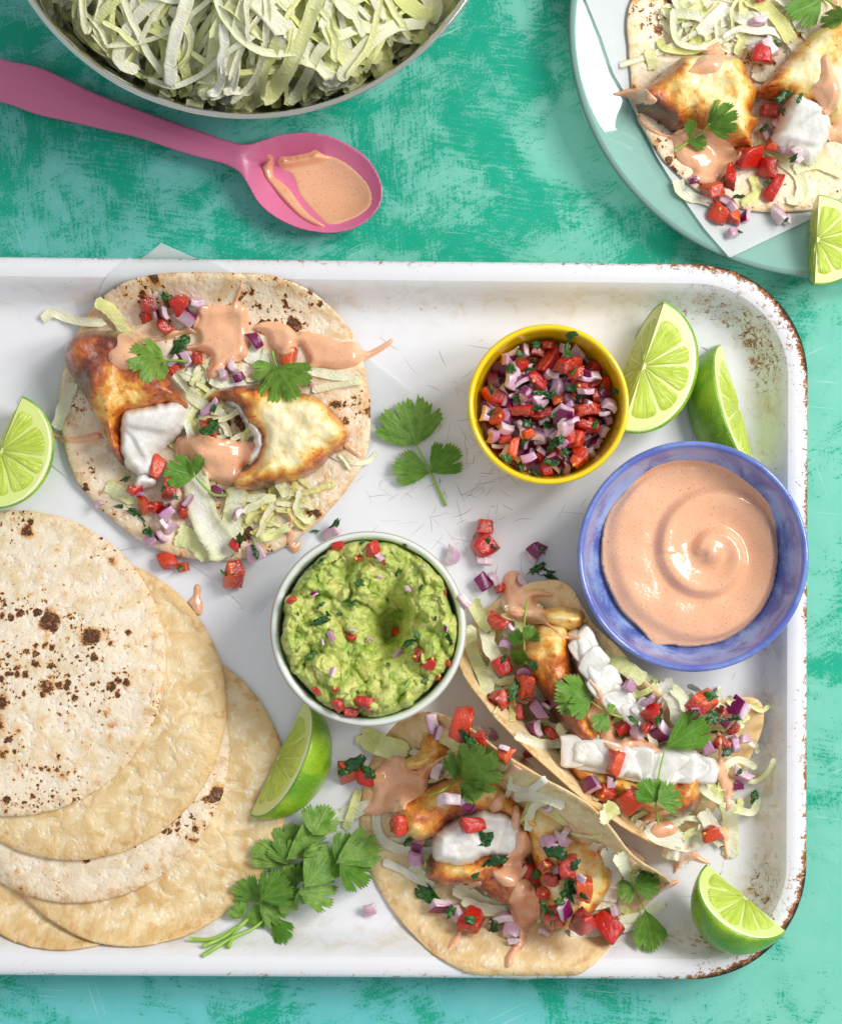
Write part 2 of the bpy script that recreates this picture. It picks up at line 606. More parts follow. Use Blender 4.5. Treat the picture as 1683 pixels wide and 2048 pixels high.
def m_sauce():
    m = Mat('peach_chipotle_sauce')
    n = m.noise(0.08, m.pos, 2, 0.5)
    c = m.mix(n, lin(243, 192, 154), lin(235, 175, 134))
    for sc, t in ((0.42, 0.14), (0.8, 0.20), (1.3, 0.24)):
        d = m.mr(m.voro(sc, m.pos), t, t * 0.55)
        k = m.mr(m.noise(0.8, m.pos, 1), 0.42, 0.6)
        c = m.mix(m.math('MULTIPLY', m.math('MULTIPLY', d, k), 0.85), c, lin(164, 70, 44))
    return m.pbr(c, rough=0.20, spec=0.5, coat=0.85, coat_rough=0.06, sss=0.18, sss_r=(1, 0.6, 0.4), sss_scale=0.002,
                 normal=m.bump(m.noise(0.5, m.pos, 3, 0.5), 0.0003, 0.4))


def m_tomato():
    m = Mat('cut_tomato')
    r = m.rand()
    sk = m.attr('skin')
    n = m.noise(0.5, m.pos, 4, 0.6, 0.6)
    flesh = m.mix(m.mr(n, 0.38, 0.66), lin(166, 24, 14), lin(212, 84, 52))
    flesh = m.mix(m.mr(r, 0.0, 0.45, 0.65, 0.0), flesh, lin(122, 16, 16))
    skin = m.mix(m.mr(r, 0.5, 1.0), lin(198, 26, 12), lin(220, 84, 22))
    c = m.mix(sk, flesh, skin)
    return m.pbr(c, rough=0.24, spec=0.5, coat=0.8, coat_rough=0.04, sss=0.25, sss_r=(1, 0.25, 0.12), sss_scale=0.0025,
                 normal=m.bump(n, 0.0011, 0.7))


def m_onion():
    m = Mat('red_onion')
    sk = m.attr('skin')
    r = m.rand()
    n = m.noise(0.35, m.pos, 3, 0.5, 0.4)
    inner = m.mix(m.mr(n, 0.3, 0.7), lin(238, 222, 222), lin(214, 188, 200))
    inner = m.mix(m.mr(r, 0.4, 1.0, 0.0, 0.85), inner, lin(178, 128, 164))
    ring = m.mix(m.mr(sk, 0.50, 0.90, 0, 0.8), inner, lin(186, 126, 166))
    c = m.mix(m.mr(sk, 0.90, 0.985), ring, lin(118, 20, 82))
    return m.pbr(c, rough=0.22, spec=0.5, coat=0.4, coat_rough=0.07, sss=0.35, sss_r=(1, 0.75, 0.85), sss_scale=0.0025,
                 normal=m.bump(m.noise(0.6, m.mapping(m.pos, scale=(1, 4, 1)), 3), 0.0004, 0.4))


def m_herb():
    m = Mat('chopped_cilantro')
    r = m.rand()
    n = m.noise(0.7, m.pos, 3, 0.6)
    c = m.mix(r, lin(30, 84, 32), lin(74, 138, 48))
    c = m.mix(m.mr(n, 0.4, 0.65), c, lin(22, 66, 28))
    nb = m.bump(n, 0.0005, 0.6)
    m.pbr(c, rough=0.35, spec=0.5, coat=0.25, normal=nb)
    m.translucent(m.mix(0.5, c, lin(120, 180, 50)), 0.2)
    return m.m


def m_leaf():
    m = Mat('cilantro_leaf')
    v = m.attr('vein')
    r = m.rand()
    n = m.noise(0.25, m.pos, 3, 0.55)
    c = m.mix(r, lin(110, 168, 42), lin(160, 198, 90))
    c = m.mix(m.mr(n, 0.35, 0.7, 0, 0.7), c, lin(82, 146, 34))
    c = m.mix(m.math('MULTIPLY', v, 0.55), c, lin(158, 192, 104))
    nb = m.bump(m.math('SUBTRACT', m.noise(0.9, m.pos, 2), m.math('MULTIPLY', v, 0.9)), 0.0006, 0.7)
    m.pbr(c, rough=0.42, spec=0.45, coat=0.1, normal=nb)
    m.translucent(m.mix(0.5, c, lin(160, 206, 44)), 0.40)
    return m.m


def m_stem():
    m = Mat('green_stem')
    c = m.mix(m.noise(0.12, m.pos, 2), lin(120, 172, 58), lin(170, 200, 90))
    return m.pbr(c, rough=0.35, spec=0.5, sss=0.2, sss_r=(0.7, 1, 0.3), sss_scale=0.002)


def m_lettuce(name, a, b, w):
    m = Mat(name)
    rib = m.attr('rib')
    r = m.rand()
    n = m.noise(0.16, m.pos, 4, 0.6, 0.6)
    f = m.math('ADD', m.math('MULTIPLY', n, 0.7), m.math('MULTIPLY', m.math('SUBTRACT', r, 0.5), 0.8))
    c = m.mix(m.mr(f, 0.1, 0.65), lin(*a), lin(*b))
    c = m.mix(m.math('MULTIPLY', rib, 0.95), c, lin(*w))
    wr = m.noise(0.8, m.mapping(m.pos, rot=(0, 0, 0.7), scale=(0.5, 1.6, 1)), 4, 0.65, 0.5)
    nb = m.bump(wr, 0.0013, 0.8)
    m.pbr(c, rough=0.26, spec=0.5, coat=0.3, coat_rough=0.1, normal=nb)
    m.translucent(m.mix(0.3, c, lin(246, 250, 170)), 0.13)
    return m.m


def m_rind():
    m = Mat('lime_rind')
    n = m.noise(0.06, m.pos, 3, 0.55, 0.4)
    pore = m.voro(0.9, m.pos)
    c = m.mix(m.mr(n, 0.35, 0.68), lin(96, 152, 18), lin(150, 190, 36))
    c = m.mix(m.mr(pore, 0.45, 0.15, 0.0, 0.45), c, lin(176, 206, 58))
    h = m.math('MULTIPLY', m.mr(pore, 0.0, 0.5), 1.0)
    return m.pbr(c, rough=0.30, spec=0.5, coat=0.3, coat_rough=0.15, sss=0.1, sss_r=(0.6, 1, 0.2), sss_scale=0.002, normal=m.bump(h, 0.0005, 0.55))


def m_pith():
    m = Mat('lime_pith')
    n = m.noise(0.35, m.pos, 3, 0.6)
    c = m.mix(n, lin(244, 246, 216), lin(226, 234, 170))
    return m.pbr(c, rough=0.45, spec=0.4, coat=0.2, sss=0.3, sss_r=(0.9, 1, 0.6), sss_scale=0.002, normal=m.bump(n, 0.0004, 0.4))


def m_pulp():
    m = Mat('lime_pulp')
    ry = m.attr('ray')
    ra = m.attr('rad')
    cmb = m.node('ShaderNodeCombineXYZ')
    m.set(cmb.inputs[0], m.math('MULTIPLY', ry, 26.0)); m.set(cmb.inputs[1], m.math('MULTIPLY', ra, 2.4)); m.set(cmb.inputs[2], m.math('MULTIPLY', m.rand(), 30.0))
    ves = m.noise(1.0, cmb.outputs[0], 4, 0.6, 0.9)
    c = m.ramp(ves, [(0.25, lin(158, 192, 34)), (0.45, lin(188, 212, 62)), (0.6, lin(206, 224, 90)), (0.78, lin(230, 238, 150))])
    return m.pbr(c, rough=0.16, spec=0.5, coat=0.6, coat_rough=0.05, sss=0.35, sss_r=(0.8, 1, 0.25), sss_scale=0.003, normal=m.bump(ves, 0.0012, 0.8))


def m_guac():
    m = Mat('chunky_guacamole')
    n1 = m.noise(0.11, m.pos, 4, 0.6, 0.6)
    n2 = m.noise(0.6, m.pos, 4, 0.65, 0.3)
    c = m.ramp(n1, [(0.30, lin(122, 158, 52)), (0.45, lin(180, 198, 92)), (0.58, lin(212, 216, 124)), (0.72, lin(232, 224, 136))])
    c = m.mix(m.mr(n2, 0.55, 0.72, 0, 0.45), c, lin(116, 150, 52))
    c = m.mix(m.mr(n2, 0.42, 0.28, 0, 0.35), c, lin(228, 222, 150))
    return m.pbr(c, rough=0.28, spec=0.5, coat=0.4, coat_rough=0.12, sss=0.2, sss_r=(0.8, 1, 0.3), sss_scale=0.002, normal=m.bump(m.math('ADD', n2, m.noise(1.8, m.pos, 3)), 0.0008, 0.6))


def m_glaze(name, c0, c1, c2):
    m = Mat(name)
    rimv = m.attr('rim')
    n = m.noise(1.5, m.pos, 4, 0.7)
    n2 = m.noise(0.05, m.pos, 3, 0.6, 0.5)
    c = m.mix(m.mr(m.math('ADD', n2, m.math('MULTIPLY', m.math('SUBTRACT', n, 0.5), 0.5)), 0.38, 0.64), c0, c1)
    c = m.mix(rimv, c, c2)
    return m.pbr(c, rough=0.14, spec=0.5, coat=0.6, coat_rough=0.05, normal=m.bump(n2, 0.0005, 0.2))


def m_steel():
    m = Mat('brushed_steel')
    n = m.noise(0.3, m.mapping(m.pos, scale=(1, 1, 8)), 4, 0.7)
    return m.pbr(m.mix(n, lin(226, 226, 222), lin(206, 206, 202)), rough=m.mr(n, 0.3, 0.7, 0.12, 0.24), metal=1.0)


def m_glass():
    m = Mat('aqua_glass')
    tr = m.node('ShaderNodeBsdfTransparent'); tr.inputs[0].default_value = (0.90, 0.985, 0.965, 1)
    gl = m.node('ShaderNodeBsdfGlossy'); gl.inputs['Roughness'].default_value = 0.03; gl.inputs[0].default_value = (1, 1, 1, 1)
    df = m.node('ShaderNodeBsdfDiffuse'); df.inputs[0].default_value = lin(196, 250, 238)
    mx1 = m.nt.nodes.new('ShaderNodeMixShader'); mx1.inputs[0].default_value = 0.36
    m.nt.links.new(tr.outputs[0], mx1.inputs[1]); m.nt.links.new(df.outputs[0], mx1.inputs[2])
    fr = m.node('ShaderNodeFresnel'); fr.inputs[0].default_value = 1.6
    mx = m.nt.nodes.new('ShaderNodeMixShader')
    m.nt.links.new(fr.outputs[0], mx.inputs[0]); m.nt.links.new(mx1.outputs[0], mx.inputs[1]); m.nt.links.new(gl.outputs[0], mx.inputs[2])
    m.nt.links.new(mx.outputs[0], m.out.inputs[0])
    return m.m


def m_paper():
    m = Mat('baking_paper')
    n = m.noise(0.5, m.pos, 4, 0.6)
    c = m.mix(n, lin(247, 249, 250), lin(240, 244, 246))
    m.pbr(c, rough=0.5, spec=0.4, normal=m.bump(m.noise(0.06, m.pos, 3), 0.001, 0.4))
    mx = m.translucent(lin(232, 238, 240), 0.3)
    tr = m.node('ShaderNodeBsdfTransparent')
    m2 = m.nt.nodes.new('ShaderNodeMixShader'); m2.inputs[0].default_value = 0.14
    m.nt.links.new(mx.outputs[0], m2.inputs[1]); m.nt.links.new(tr.outputs[0], m2.inputs[2])
    m.nt.links.new(m2.outputs[0], m.out.inputs[0])
    return m.m


MT = dict(
    table=m_table(), enamel=m_enamel(), crust=m_crust(), flesh=m_flesh(), sauce=m_sauce(), tomato=m_tomato(), onion=m_onion(),
    herb=m_herb(), leaf=m_leaf(), stem=m_stem(), rind=m_rind(), pith=m_pith(), pulp=m_pulp(), guac=m_guac(), steel=m_steel(),
    glass=m_glass(), paper=m_paper(),
    lettuce=m_lettuce('iceberg_lettuce', (240, 244, 156), (253, 253, 220), (255, 255, 248)),
    lettuce_frill=m_lettuce('yellow_heart_lettuce', (236, 228, 128), (246, 240, 182), (248, 244, 210)),
    blue=m_glaze('blue_glaze', lin(82, 104, 182), lin(150, 178, 228), lin(92, 108, 190)),
    yellow=m_glaze('yellow_glaze', lin(228, 184, 6), lin(238, 200, 12), lin(244, 214, 20)),
    white_glaze=m_glaze('pale_glaze', lin(214, 226, 226), lin(232, 238, 236), lin(226, 232, 228)),
    clay=m_plain('bare_clay', lin(204, 180, 148), 0.7),
    pink=m_plain('pink_plastic', lin(224, 122, 164), 0.28, spec=0.45),
    membrane=m_plain('lime_membrane', lin(214, 228, 138), 0.3, coat=0.3, sss=0.3, sss_r=(0.8, 1, 0.3)),
    juice=m_plain('tomato_juice', lin(128, 34, 26), 0.12, coat=0.6),
    seed=m_plain('tomato_seed', lin(226, 166, 62), 0.25, coat=0.3),
    scratch=m_plain('rusty_scratch', lin(150, 112, 84), 0.7),
)


# ------------------------------------------------------------------ table
tb = mk('table_surface', [(-1.5, -1.5, 0), (1.5, -1.5, 0), (1.5, 1.5, 0), (-1.5, 1.5, 0)], [(0, 1, 2, 3)], MT['table'], solid=False, origin=(0, 0, 0))
tag(tb, 'turquoise green brush-painted table top under everything', kind='structure')


# ------------------------------------------------------------------ enamel tray
def build_tray():
    zr = 0.024
    cs = [np.array(W(-330, 508, zr)), np.array(W(1617, 528, zr)), np.array(W(1613, 1962, zr)), np.array(W(-330, 1950, zr))]
    rad = 0.056
    pts = []; corner = []
    n = 4
    for i in range(n):
        p = cs[i]; a = cs[i - 1] - p; b = cs[(i + 1) % n] - p
        a /= np.linalg.norm(a); b /= np.linalg.norm(b)
        ang = math.acos(np.clip(a @ b, -1, 1))
        t = rad / math.tan(ang / 2)
        s, e = p + a * t, p + b * t
        c = p + (a + b) / np.linalg.norm(a + b) * rad / math.sin(ang / 2)
        a0 = math.atan2(*(s - c)[::-1]); a1 = math.atan2(*(e - c)[::-1])
        d = (a1 - a0 + math.pi) % (2 * math.pi) - math.pi
        for k in range(25):
            q = a0 + d * k / 24
            pts.append(c + rad * np.array([math.cos(q), math.sin(q)])); corner.append(1.0 if i in (1, 2) else 0.3)
        nx = cs[(i + 1) % n]; m = cs[i] - nx; m = m / np.linalg.norm(m)
        e2 = nx + m * t
        for k in range(1, 40):
            pts.append(e + (e2 - e) * k / 40); corner.append(0.0)
    pts = np.array(pts); corner = np.array(corner)
    for _ in range(6):
        corner = 0.5 * corner + 0.25 * (np.roll(corner, 1) + np.roll(corner, -1))
    nn = len(pts)
    tg = np.roll(pts, -1, 0) - np.roll(pts, 1, 0)
    tg /= np.linalg.norm(tg, axis=1)[:, None]
    nrm = np.stack([tg[:, 1], -tg[:, 0]], 1)
    cen = pts.mean(0)
    if ((cen - pts[0]) @ nrm[0]) < 0: nrm = -nrm
    def ring_set(prof, name, parent, capped):
        V = []; wear = []; wall = []
        wob = vn(pts[:, 0] * 25, pts[:, 1] * 25, 3)
        for e, z, w, wl in prof:
            P = pts + nrm * e
            side_r = sstep(0.13, 0.19, P[:, 0])
            V.append(np.column_stack([P, np.full(nn, z)]))
            wear.append(np.clip(w * (0.50 + 0.80 * corner + 0.34 * side_r) * (0.75 + 0.5 * wob), 0, 1.3))
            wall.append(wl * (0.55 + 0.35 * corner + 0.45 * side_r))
        F = grid_faces(len(prof), nn, False, True, flip=True)
        V = [v for v in V]
        if capped:
            XY, d, F2 = polygrid(V[-1][:, :2], 0.006)
            off = len(prof) * nn
            F = F + [tuple(i + off for i in f) for f in F2]
            V.append(np.column_stack([XY, np.full(len(XY), prof[-1][1])]))
            wear.append(np.full(len(XY), 0.05)); wall.append(np.full(len(XY), 0.05))
        return mk(name, np.vstack(V), F, MT['enamel'], parent, attrs={'wear': np.concatenate(wear), 'wall': np.concatenate(wall)})
    root = empty('enamel_tray', (*cs[0].tolist(), 0.0))
    root.location = (0.0, 0.0, 0.0)
    prof_rim = [(0.0030, 0.0175, 0.9, 0), (0.0008, 0.0185, 1.0, 0), (0.0, 0.0205, 1.0, 0), (0.0006, 0.0225, 0.95, 0), (0.0020, 0.0237, 0.72, 0), (0.0045, 0.0242, 0.42, 0), (0.0075, 0.0240, 0.34, 0), (0.0100, 0.0230, 0.32, 0.15)]
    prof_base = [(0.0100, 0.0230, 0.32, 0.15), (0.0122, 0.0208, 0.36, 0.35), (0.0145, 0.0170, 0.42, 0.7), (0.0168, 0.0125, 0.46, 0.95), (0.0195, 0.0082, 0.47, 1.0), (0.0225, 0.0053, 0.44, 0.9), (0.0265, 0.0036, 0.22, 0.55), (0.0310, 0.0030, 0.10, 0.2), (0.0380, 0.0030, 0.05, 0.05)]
    ring_set(prof_rim, 'rim', root, False)
    ring_set(prof_base, 'base', root, True)
    # knife scratches in the enamel
    V = []; F = []
    for k in range(230):
        if k < 150:
            px = rnd.gauss(960, 110); py = rnd.gauss(930, 130)
        else:
            px = rnd.uniform(60, 1480); py = rnd.uniform(660, 1860)
        x, y = W(px, py, 0.003)
        if hm(x, y) > 0.0032: continue
        a = rnd.choice([0.5, 1.9, 1.2, 0.2, 2.6]) + rnd.gauss(0, 0.25)
        L = rnd.uniform(0.002, 0.013); w = rnd.uniform(0.00005, 0.00014)
        d = np.array([math.cos(a), math.sin(a)]); q = np.array([-d[1], d[0]])
        bend = rnd.gauss(0, 0.0006)
        b = len(V)
        for t in (0, 0.33, 0.66, 1):
            c = np.array([x, y]) + d * L * (t - 0.5) + q * bend * math.sin(t * math.pi)
            ww = w * (1 - abs(t - 0.5) * 1.2)
            V.append((*(c + q * ww), 0.00303)); V.append((*(c - q * ww), 0.00303))
        for t in range(3):
            F.append((b + 2 * t, b + 2 * t + 1, b + 2 * t + 3, b + 2 * t + 2))
    mk('scratches', V, F, MT['scratch'], root, smooth=False, solid=False)['kind'] = 'stuff'
    tag(root, 'large white enamel baking tray with chipped rusty rounded rim', 'tray')


build_tray()


# ------------------------------------------------------------------ builders: sheets, lathe, bowls
def lathe(name, c, prof, mat, parent=None, seg=112, attrs=None, close=True, solid=True, wob=0.0):
    a = np.linspace(0, 2 * math.pi, seg, endpoint=False)
    V = []
    for r, z in prof:
        rr = r * (1 + wob * (np.sin(2 * a + 1) * 0.6 + np.sin(3 * a) * 0.4))
        V.append(np.column_stack([c[0] + rr * np.cos(a), c[1] + rr * np.sin(a), np.full(seg, z)]))
    V = np.vstack(V)
    F = grid_faces(len(prof), seg, False, True, flip=True)
    if close:
        F.append(tuple(range(seg)))
        F.append(tuple(range((len(prof) - 1) * seg, len(prof) * seg))[::-1])
    at = {k: np.repeat(np.asarray(v, float), seg) for k, v in (attrs or {}).items()}
    return mk(name, V, F, mat, parent, attrs=at, solid=solid)


def paper(name, pts, zf, label, lift=0.0004):
    P = np.array([W(*p, zf) for p in pts])
    XY, d, F = polygrid(P, 0.0022)
    f = blur_window(XY[:, 0].min(), XY[:, 0].max(), XY[:, 1].min(), XY[:, 1].max(), 0.003)
    z = np.maximum(f(XY[:, 0], XY[:, 1]), hm(XY[:, 0], XY[:, 1])) + lift + 0.0004 * (1 + fbm(XY[:, 0] * 40, XY[:, 1] * 40, 4)) * sstep(0.02, 0.0, d)
    o = mk(name, np.column_stack([XY, z]), F, MT['paper'])
    tag(o, label, 'paper')
    return o


def tortilla(name, outline, mat, label, z0=None, thick=0.0023, group=None, seed=0, und=0.0007, rad=0.006, curl=0.0):
    """outline: world xy points (closed)"""
    P = np.array(outline); c = P.mean(0)
    nth = 128
    P = spline(P, nth, True)
    P = c + (P - c) * (1 + 0.006 * fbm(np.cos(np.linspace(0, 6.28, nth)) * 9, np.sin(np.linspace(0, 6.28, nth)) * 9, seed + 3))[:, None]
    fr = np.array([0, .08, .16, .24, .32, .4, .48, .56, .64, .71, .78, .84, .89, .93, .96, .985, 1.0])
    XY = np.vstack([c + (P - c) * f for f in fr[1:]])
    XY = np.vstack([c[None], XY])
    R = np.repeat(fr[1:], nth); R = np.concatenate([[0], R])
    f = blur_window(XY[:, 0].min(), XY[:, 0].max(), XY[:, 1].min(), XY[:, 1].max(), rad)
    zb = f(XY[:, 0], XY[:, 1])
    near = blur_window(XY[:, 0].min(), XY[:, 0].max(), XY[:, 1].min(), XY[:, 1].max(), 0.0012)(XY[:, 0], XY[:, 1])
    zb = np.maximum(zb, near) + 0.0003
    u = fbm(XY[:, 0] * 30 + seed * 3.1, XY[:, 1] * 30, seed, 3)
    zb = zb + und * (u + 0.5).clip(0) + curl * sstep(0.6, 1.0, R) * (0.5 + vn(XY[:, 0] * 18, XY[:, 1] * 18, seed + 8))
    bl = np.sqrt(np.clip(1 - sstep(0.955, 1.0, R), 0, 1))
    lump = 0.00035 * fbm(XY[:, 0] * 150, XY[:, 1] * 150, seed + 5, 3)
    zt = zb + thick * (0.45 + 0.55 * bl) + lump
    zl = zb + thick * 0.25 * (1 - bl)
    def faces(off, flip):
        F = []
        for k in range(nth):
            t = (off, off + 1 + k, off + 1 + (k + 1) % nth)
            F.append(t[::-1] if flip else t)
        for i in range(len(fr) - 2):
            for k in range(nth):
                a = off + 1 + i * nth + k; b = off + 1 + i * nth + (k + 1) % nth
                q = (a, a + nth, b + nth, b)
                F.append(q[::-1] if flip else q)
        return F
    n = len(XY)
    V = np.vstack([np.column_stack([XY, zt]), np.column_stack([XY, zl])])
    F = faces(0, False) + faces(n, True)
    o0 = 1 + (len(fr) - 2) * nth
    for k in range(nth):
        a = o0 + k; b = o0 + (k + 1) % nth
        F.append((a, a + n, b + n, b))
    fl = np.column_stack([(XY - c) * 1000, np.zeros(n)])
    o = mk(name, V, F, mat, attrs={'flat': np.vstack([fl, fl]), 'edge': np.concatenate([sstep(0.86, 0.97, R)] * 2)})
    tag(o, label, 'tortilla', group)
    return o


def circle_px(cx, cy, r, z, n=36, ex=1.0):
    return [W(cx + r * math.cos(t), cy + r * ex * math.sin(t), z) for t in np.linspace(0, 2 * math.pi, n, endpoint=False)]


# ------------------------------------------------------------------ builders: fish, sauce
def fish(label, crust, flesh, H, zb=None, brown=0.5, edge=0.35, spots=(), cv=zp, flesh_drop=0.002, flake=0.6, scale=1.0, sag=1.0, loose=False, seed=0, extra=None, group='pieces of battered fish'):
    pts = crust if isinstance(crust[0][0], (int, float)) else crust[0]
    ctr = np.mean([cv(*p) for p in pts], axis=0)
    if zb is None:
        x, y = W(*ctr, 0.006)
        zb = float(np.median(patch(x, y, 0.01)))
    root = empty('fish_piece', (*W(*ctr, zb), zb))
    zz = zb + H * 0.65
    grow = lambda p: ((p[0] - gc0[0]) * GROW + gc0[0], (p[1] - gc0[1]) * GROW + gc0[1])
    gc0 = np.mean(pts, axis=0)
    GROW = scale

    def body(poly, part, mat, Hh, is_crust, k):
        P = np.array([W(*cv(*grow(p)), zz) for p in poly])
        n = len(P) * 7
        S = spline(P, n, True)
        t = np.arange(n)
        rag = 0.0006 if is_crust else 0.0012
        S = S + rag * np.column_stack([fbm(t * 0.9, t * 0, seed + 40 + k), fbm(t * 0.9, t * 0 + 9, seed + 41 + k)])
        XY, d, F = polygrid(S, 0.0008)
        x, y = XY[:, 0], XY[:, 1]
        w = 0.0105 if is_crust else 0.0058
        t = np.clip(d / w, 0, 1)
        prof = np.power(1 - (1 - t) ** 2.2, 0.55 if is_crust else 0.6)
        if is_crust:
            z = zb + Hh * (0.12 + 0.88 * prof) * (1 + 0.10 * fbm(x * 55, y * 55, seed + 2, 2))
            z = z + prof * (0.0044 * fbm(x * 70, y * 70, seed + 3, 2) + 0.0012 * fbm(x * 190, y * 190, seed + 13, 2) + 0.00025 * fbm(x * 520, y * 520, seed + 4, 2))
            q, qi = worley(x, y, 0.0055, seed + 9)
            z = z + prof * 0.0006 * np.sqrt(np.clip(1 - (q * 2.4) ** 2, 0, 1)) * (qi > 0.72)
            b = brown + edge * (1 - sstep(0.0, 0.0085, d)) * (0.75 + 0.5 * vn(x * 90, y * 90, seed + 31)) + 0.03 + 0.42 * fbm(x * 48, y * 48, seed + 7, 3) + 0.16 * fbm(x * 240, y * 240, seed + 17, 2) + 0.12 * np.clip((z - zb) / H - 0.9, -0.3, 0.5)
            for (sx, sy, sr, amt) in spots:
                qx, qy = W(*cv(sx, sy), zb + H)
                qr = sr * (W(*cv(1, 0), 0.0)[0] - W(*cv(0, 0), 0.0)[0])
                b = b + amt * np.exp(-((x - qx) ** 2 + (y - qy) ** 2) / (qr * qr))
            z = np.where(d <= 0, zb + Hh * 0.10, z)
            mk(part, np.column_stack([XY, z]), F, mat, root, attrs={'brown': np.clip(b, 0, 1.1)})
        else:
            cx_, cy_ = x.mean(), y.mean()
            ev, evec = np.linalg.eigh(np.cov(np.stack([x - cx_, y - cy_])))
            e1 = evec[:, 1]
            al = (x - cx_) * e1[0] + (y - cy_) * e1[1]
            ac = -(x - cx_) * e1[1] + (y - cy_) * e1[0]
            q1 = al - 0.0015 + 0.55 * ac + 0.0022 * fbm(x * 120, y * 120, seed + 11, 2)
            q2 = al + 0.0085 - 0.35 * ac + 0.0022 * fbm(x * 120 + 7, y * 120, seed + 12, 2)
            facet = 0.0014 * fbm(x * 70, y * 70, seed + 28, 2) + 0.0013 * np.tanh(q1 / 0.0007) + 0.0011 * np.tanh(q2 / 0.0007) + 0.00025 * fbm(al * 260, ac * 900, seed + 8, 2)
            cw = np.array(W(*cv(*gc0), zz)); fdir = np.array([cx_, cy_]) - cw
            fl_ = np.linalg.norm(fdir) + 1e-9; fdir /= fl_
            prog = ((x - cx_) * fdir[0] + (y - cy_) * fdir[1])
            slope = np.clip(prog / 0.016, -0.6, 1.0) * sag
            z = zb + Hh * (0.22 + 0.78 * prof) * (1 - 0.38 * slope) + flake * 1.8 * facet * t + 0.0010 * t * fbm(x * 60, y * 60, seed + 14, 2) + 0.00012 * fbm(x * 700, y * 260, seed + 2, 2)
            mk(part, np.column_stack([XY, z - 0.0006 * t]), F, mat, root)
            R_ = random.Random(seed * 31 + k)
            sgn = 1 if (fdir @ e1) > 0 else -1
            a0 = al.min() + 0.0056 if loose else 9.0
            while a0 < al.max() - 0.0040:
                band = np.abs(al - a0) < 0.0022
                step = R_.uniform(0.0085, 0.0135)
                if band.sum() > 6:
                    lo, hi = np.percentile(ac[band], (6, 94))
                    cuts_ = [(lo, hi)] if hi - lo < 0.024 else [(lo, lo + (hi - lo) * R_.uniform(0.38, 0.62)), None]
                    if len(cuts_) == 2: cuts_[1] = (cuts_[0][1], hi)
                    for (p0, p1) in cuts_:
                        mid_ = (p0 + p1) / 2; hw_ = (p1 - p0) / 2 * 0.94
                        sel_ = band & (np.abs(ac - mid_) < hw_ * 0.7)
                        zc_ = float(np.mean(z[sel_])) if sel_.sum() else float(np.mean(z[band]))
                        B_ = RBV.copy()
                        inn = np.clip(B_, -0.62, 0.62); dv_ = B_ - inn
                        ln = np.linalg.norm(dv_, axis=1)[:, None]
                        B_ = inn + np.where(ln > 1e-6, dv_ / np.maximum(ln, 1e-6) * np.minimum(ln, 0.38), 0)
                        u0 = R_.uniform(0, 50)
                        for ax_ in range(3):
                            B_[:, ax_] += (0.34, 0.16, 0.34)[ax_] * fbm(RBV[:, 0] * 1.1 + RBV[:, 2] * 1.2 + u0, RBV[:, 1] * 1.5 + ax_ * 9, 5, 3)
                        B_[:, 0] += R_.uniform(-0.3, 0.5) * (B_[:, 1] ** 2) * sgn + R_.uniform(-0.3, 0.3) * B_[:, 1]
                        B_ = B_ * np.array([step * 0.60, hw_, 0.0030])
                        B_ = B_ @ rot_matrix(R_.gauss(0, 0.08), sgn * R_.uniform(0.10, 0.30), R_.gauss(0, 0.12)).T
                        wx_ = cx_ + e1[0] * (a0 + B_[:, 0]) - e1[1] * (mid_ + B_[:, 1])
                        wy_ = cy_ + e1[1] * (a0 + B_[:, 0]) + e1[0] * (mid_ + B_[:, 1])
                        fb = RBF if np.linalg.det(np.array([[e1[0], -e1[1]], [e1[1], e1[0]]])) > 0 else [f[::-1] for f in RBF]
                        mk('flake', np.column_stack([wx_, wy_, zc_ - 0.0028 + R_.uniform(-0.0008, 0.0004) + B_[:, 2]]), fb, mat, root)
                a0 += step
    fl = flesh or []
    if fl and isinstance(fl[0][0], (int, float)): fl = [fl]
    for k, p in enumerate(fl):
        body(p, 'flesh', MT['flesh'], H - flesh_drop - 0.001 * k, False, k)
    cl = crust if not isinstance(crust[0][0], (int, float)) else [crust]
    for k, p in enumerate(cl):
        body(p, 'crust', MT['crust'], H * (1 - 0.08 * k), True, 5 + k)
    tag(root, label, 'fish', group)
    return root


def sauce(label, poly, T=2.3, cv=zp, w=3.2, h=0.6, seed=0, name='sauce_dollop', group='sauce drizzled over the tacos', ribs=0.0):
    if name == 'sauce_dollop':
        T *= 1.15; w *= 1.35
    P = np.array([WS(*cv(*p)) for p in poly])
    n = max(40, len(P) * 8)
    S = spline(P, n, True)
    XY, d, F = polygrid(S, h / 1000)
    if len(F) == 0:
        XY, d, F = polygrid(S, h / 2000)
    x, y = XY[:, 0], XY[:, 1]
    bx = (x.min(), x.max(), y.min(), y.max())
    sm = blur_window(*bx, 0.0026)(x, y)
    fine = blur_window(*bx, 0.0012)(x, y)
    t = np.clip(d / (w / 1000), 0, 1)
    prof = 0.45 * np.sqrt(1 - (1 - t) ** 2) + 0.55 * sstep(-0.15, 1.0, t)
    hh = T / 1000 * prof * (1 + 0.42 * fbm(x * 95, y * 95, seed + 3, 2))
    wgt = sstep(0.0, 0.003, d)
    z = fine * (1 - wgt) + np.maximum(sm, fine - 0.0012) * wgt + hh
    if ribs:
        z = z + ribs / 1000 * np.sin((x * 0.55 + y * 0.9) * 2 * math.pi / 0.0016 + 2 * fbm(x * 200, y * 200, 3)) * t
    z = np.where(d <= 0, fine - 0.0003, z)
    o = mk(name, np.column_stack([XY, z]), F, MT['sauce'])
    tag(o, label, 'sauce', group)
    return o


# ------------------------------------------------------------------ builders: diced vegetables
LV = np.array([-1, -0.82, -0.42, 0.0, 0.42, 0.82, 1.0])


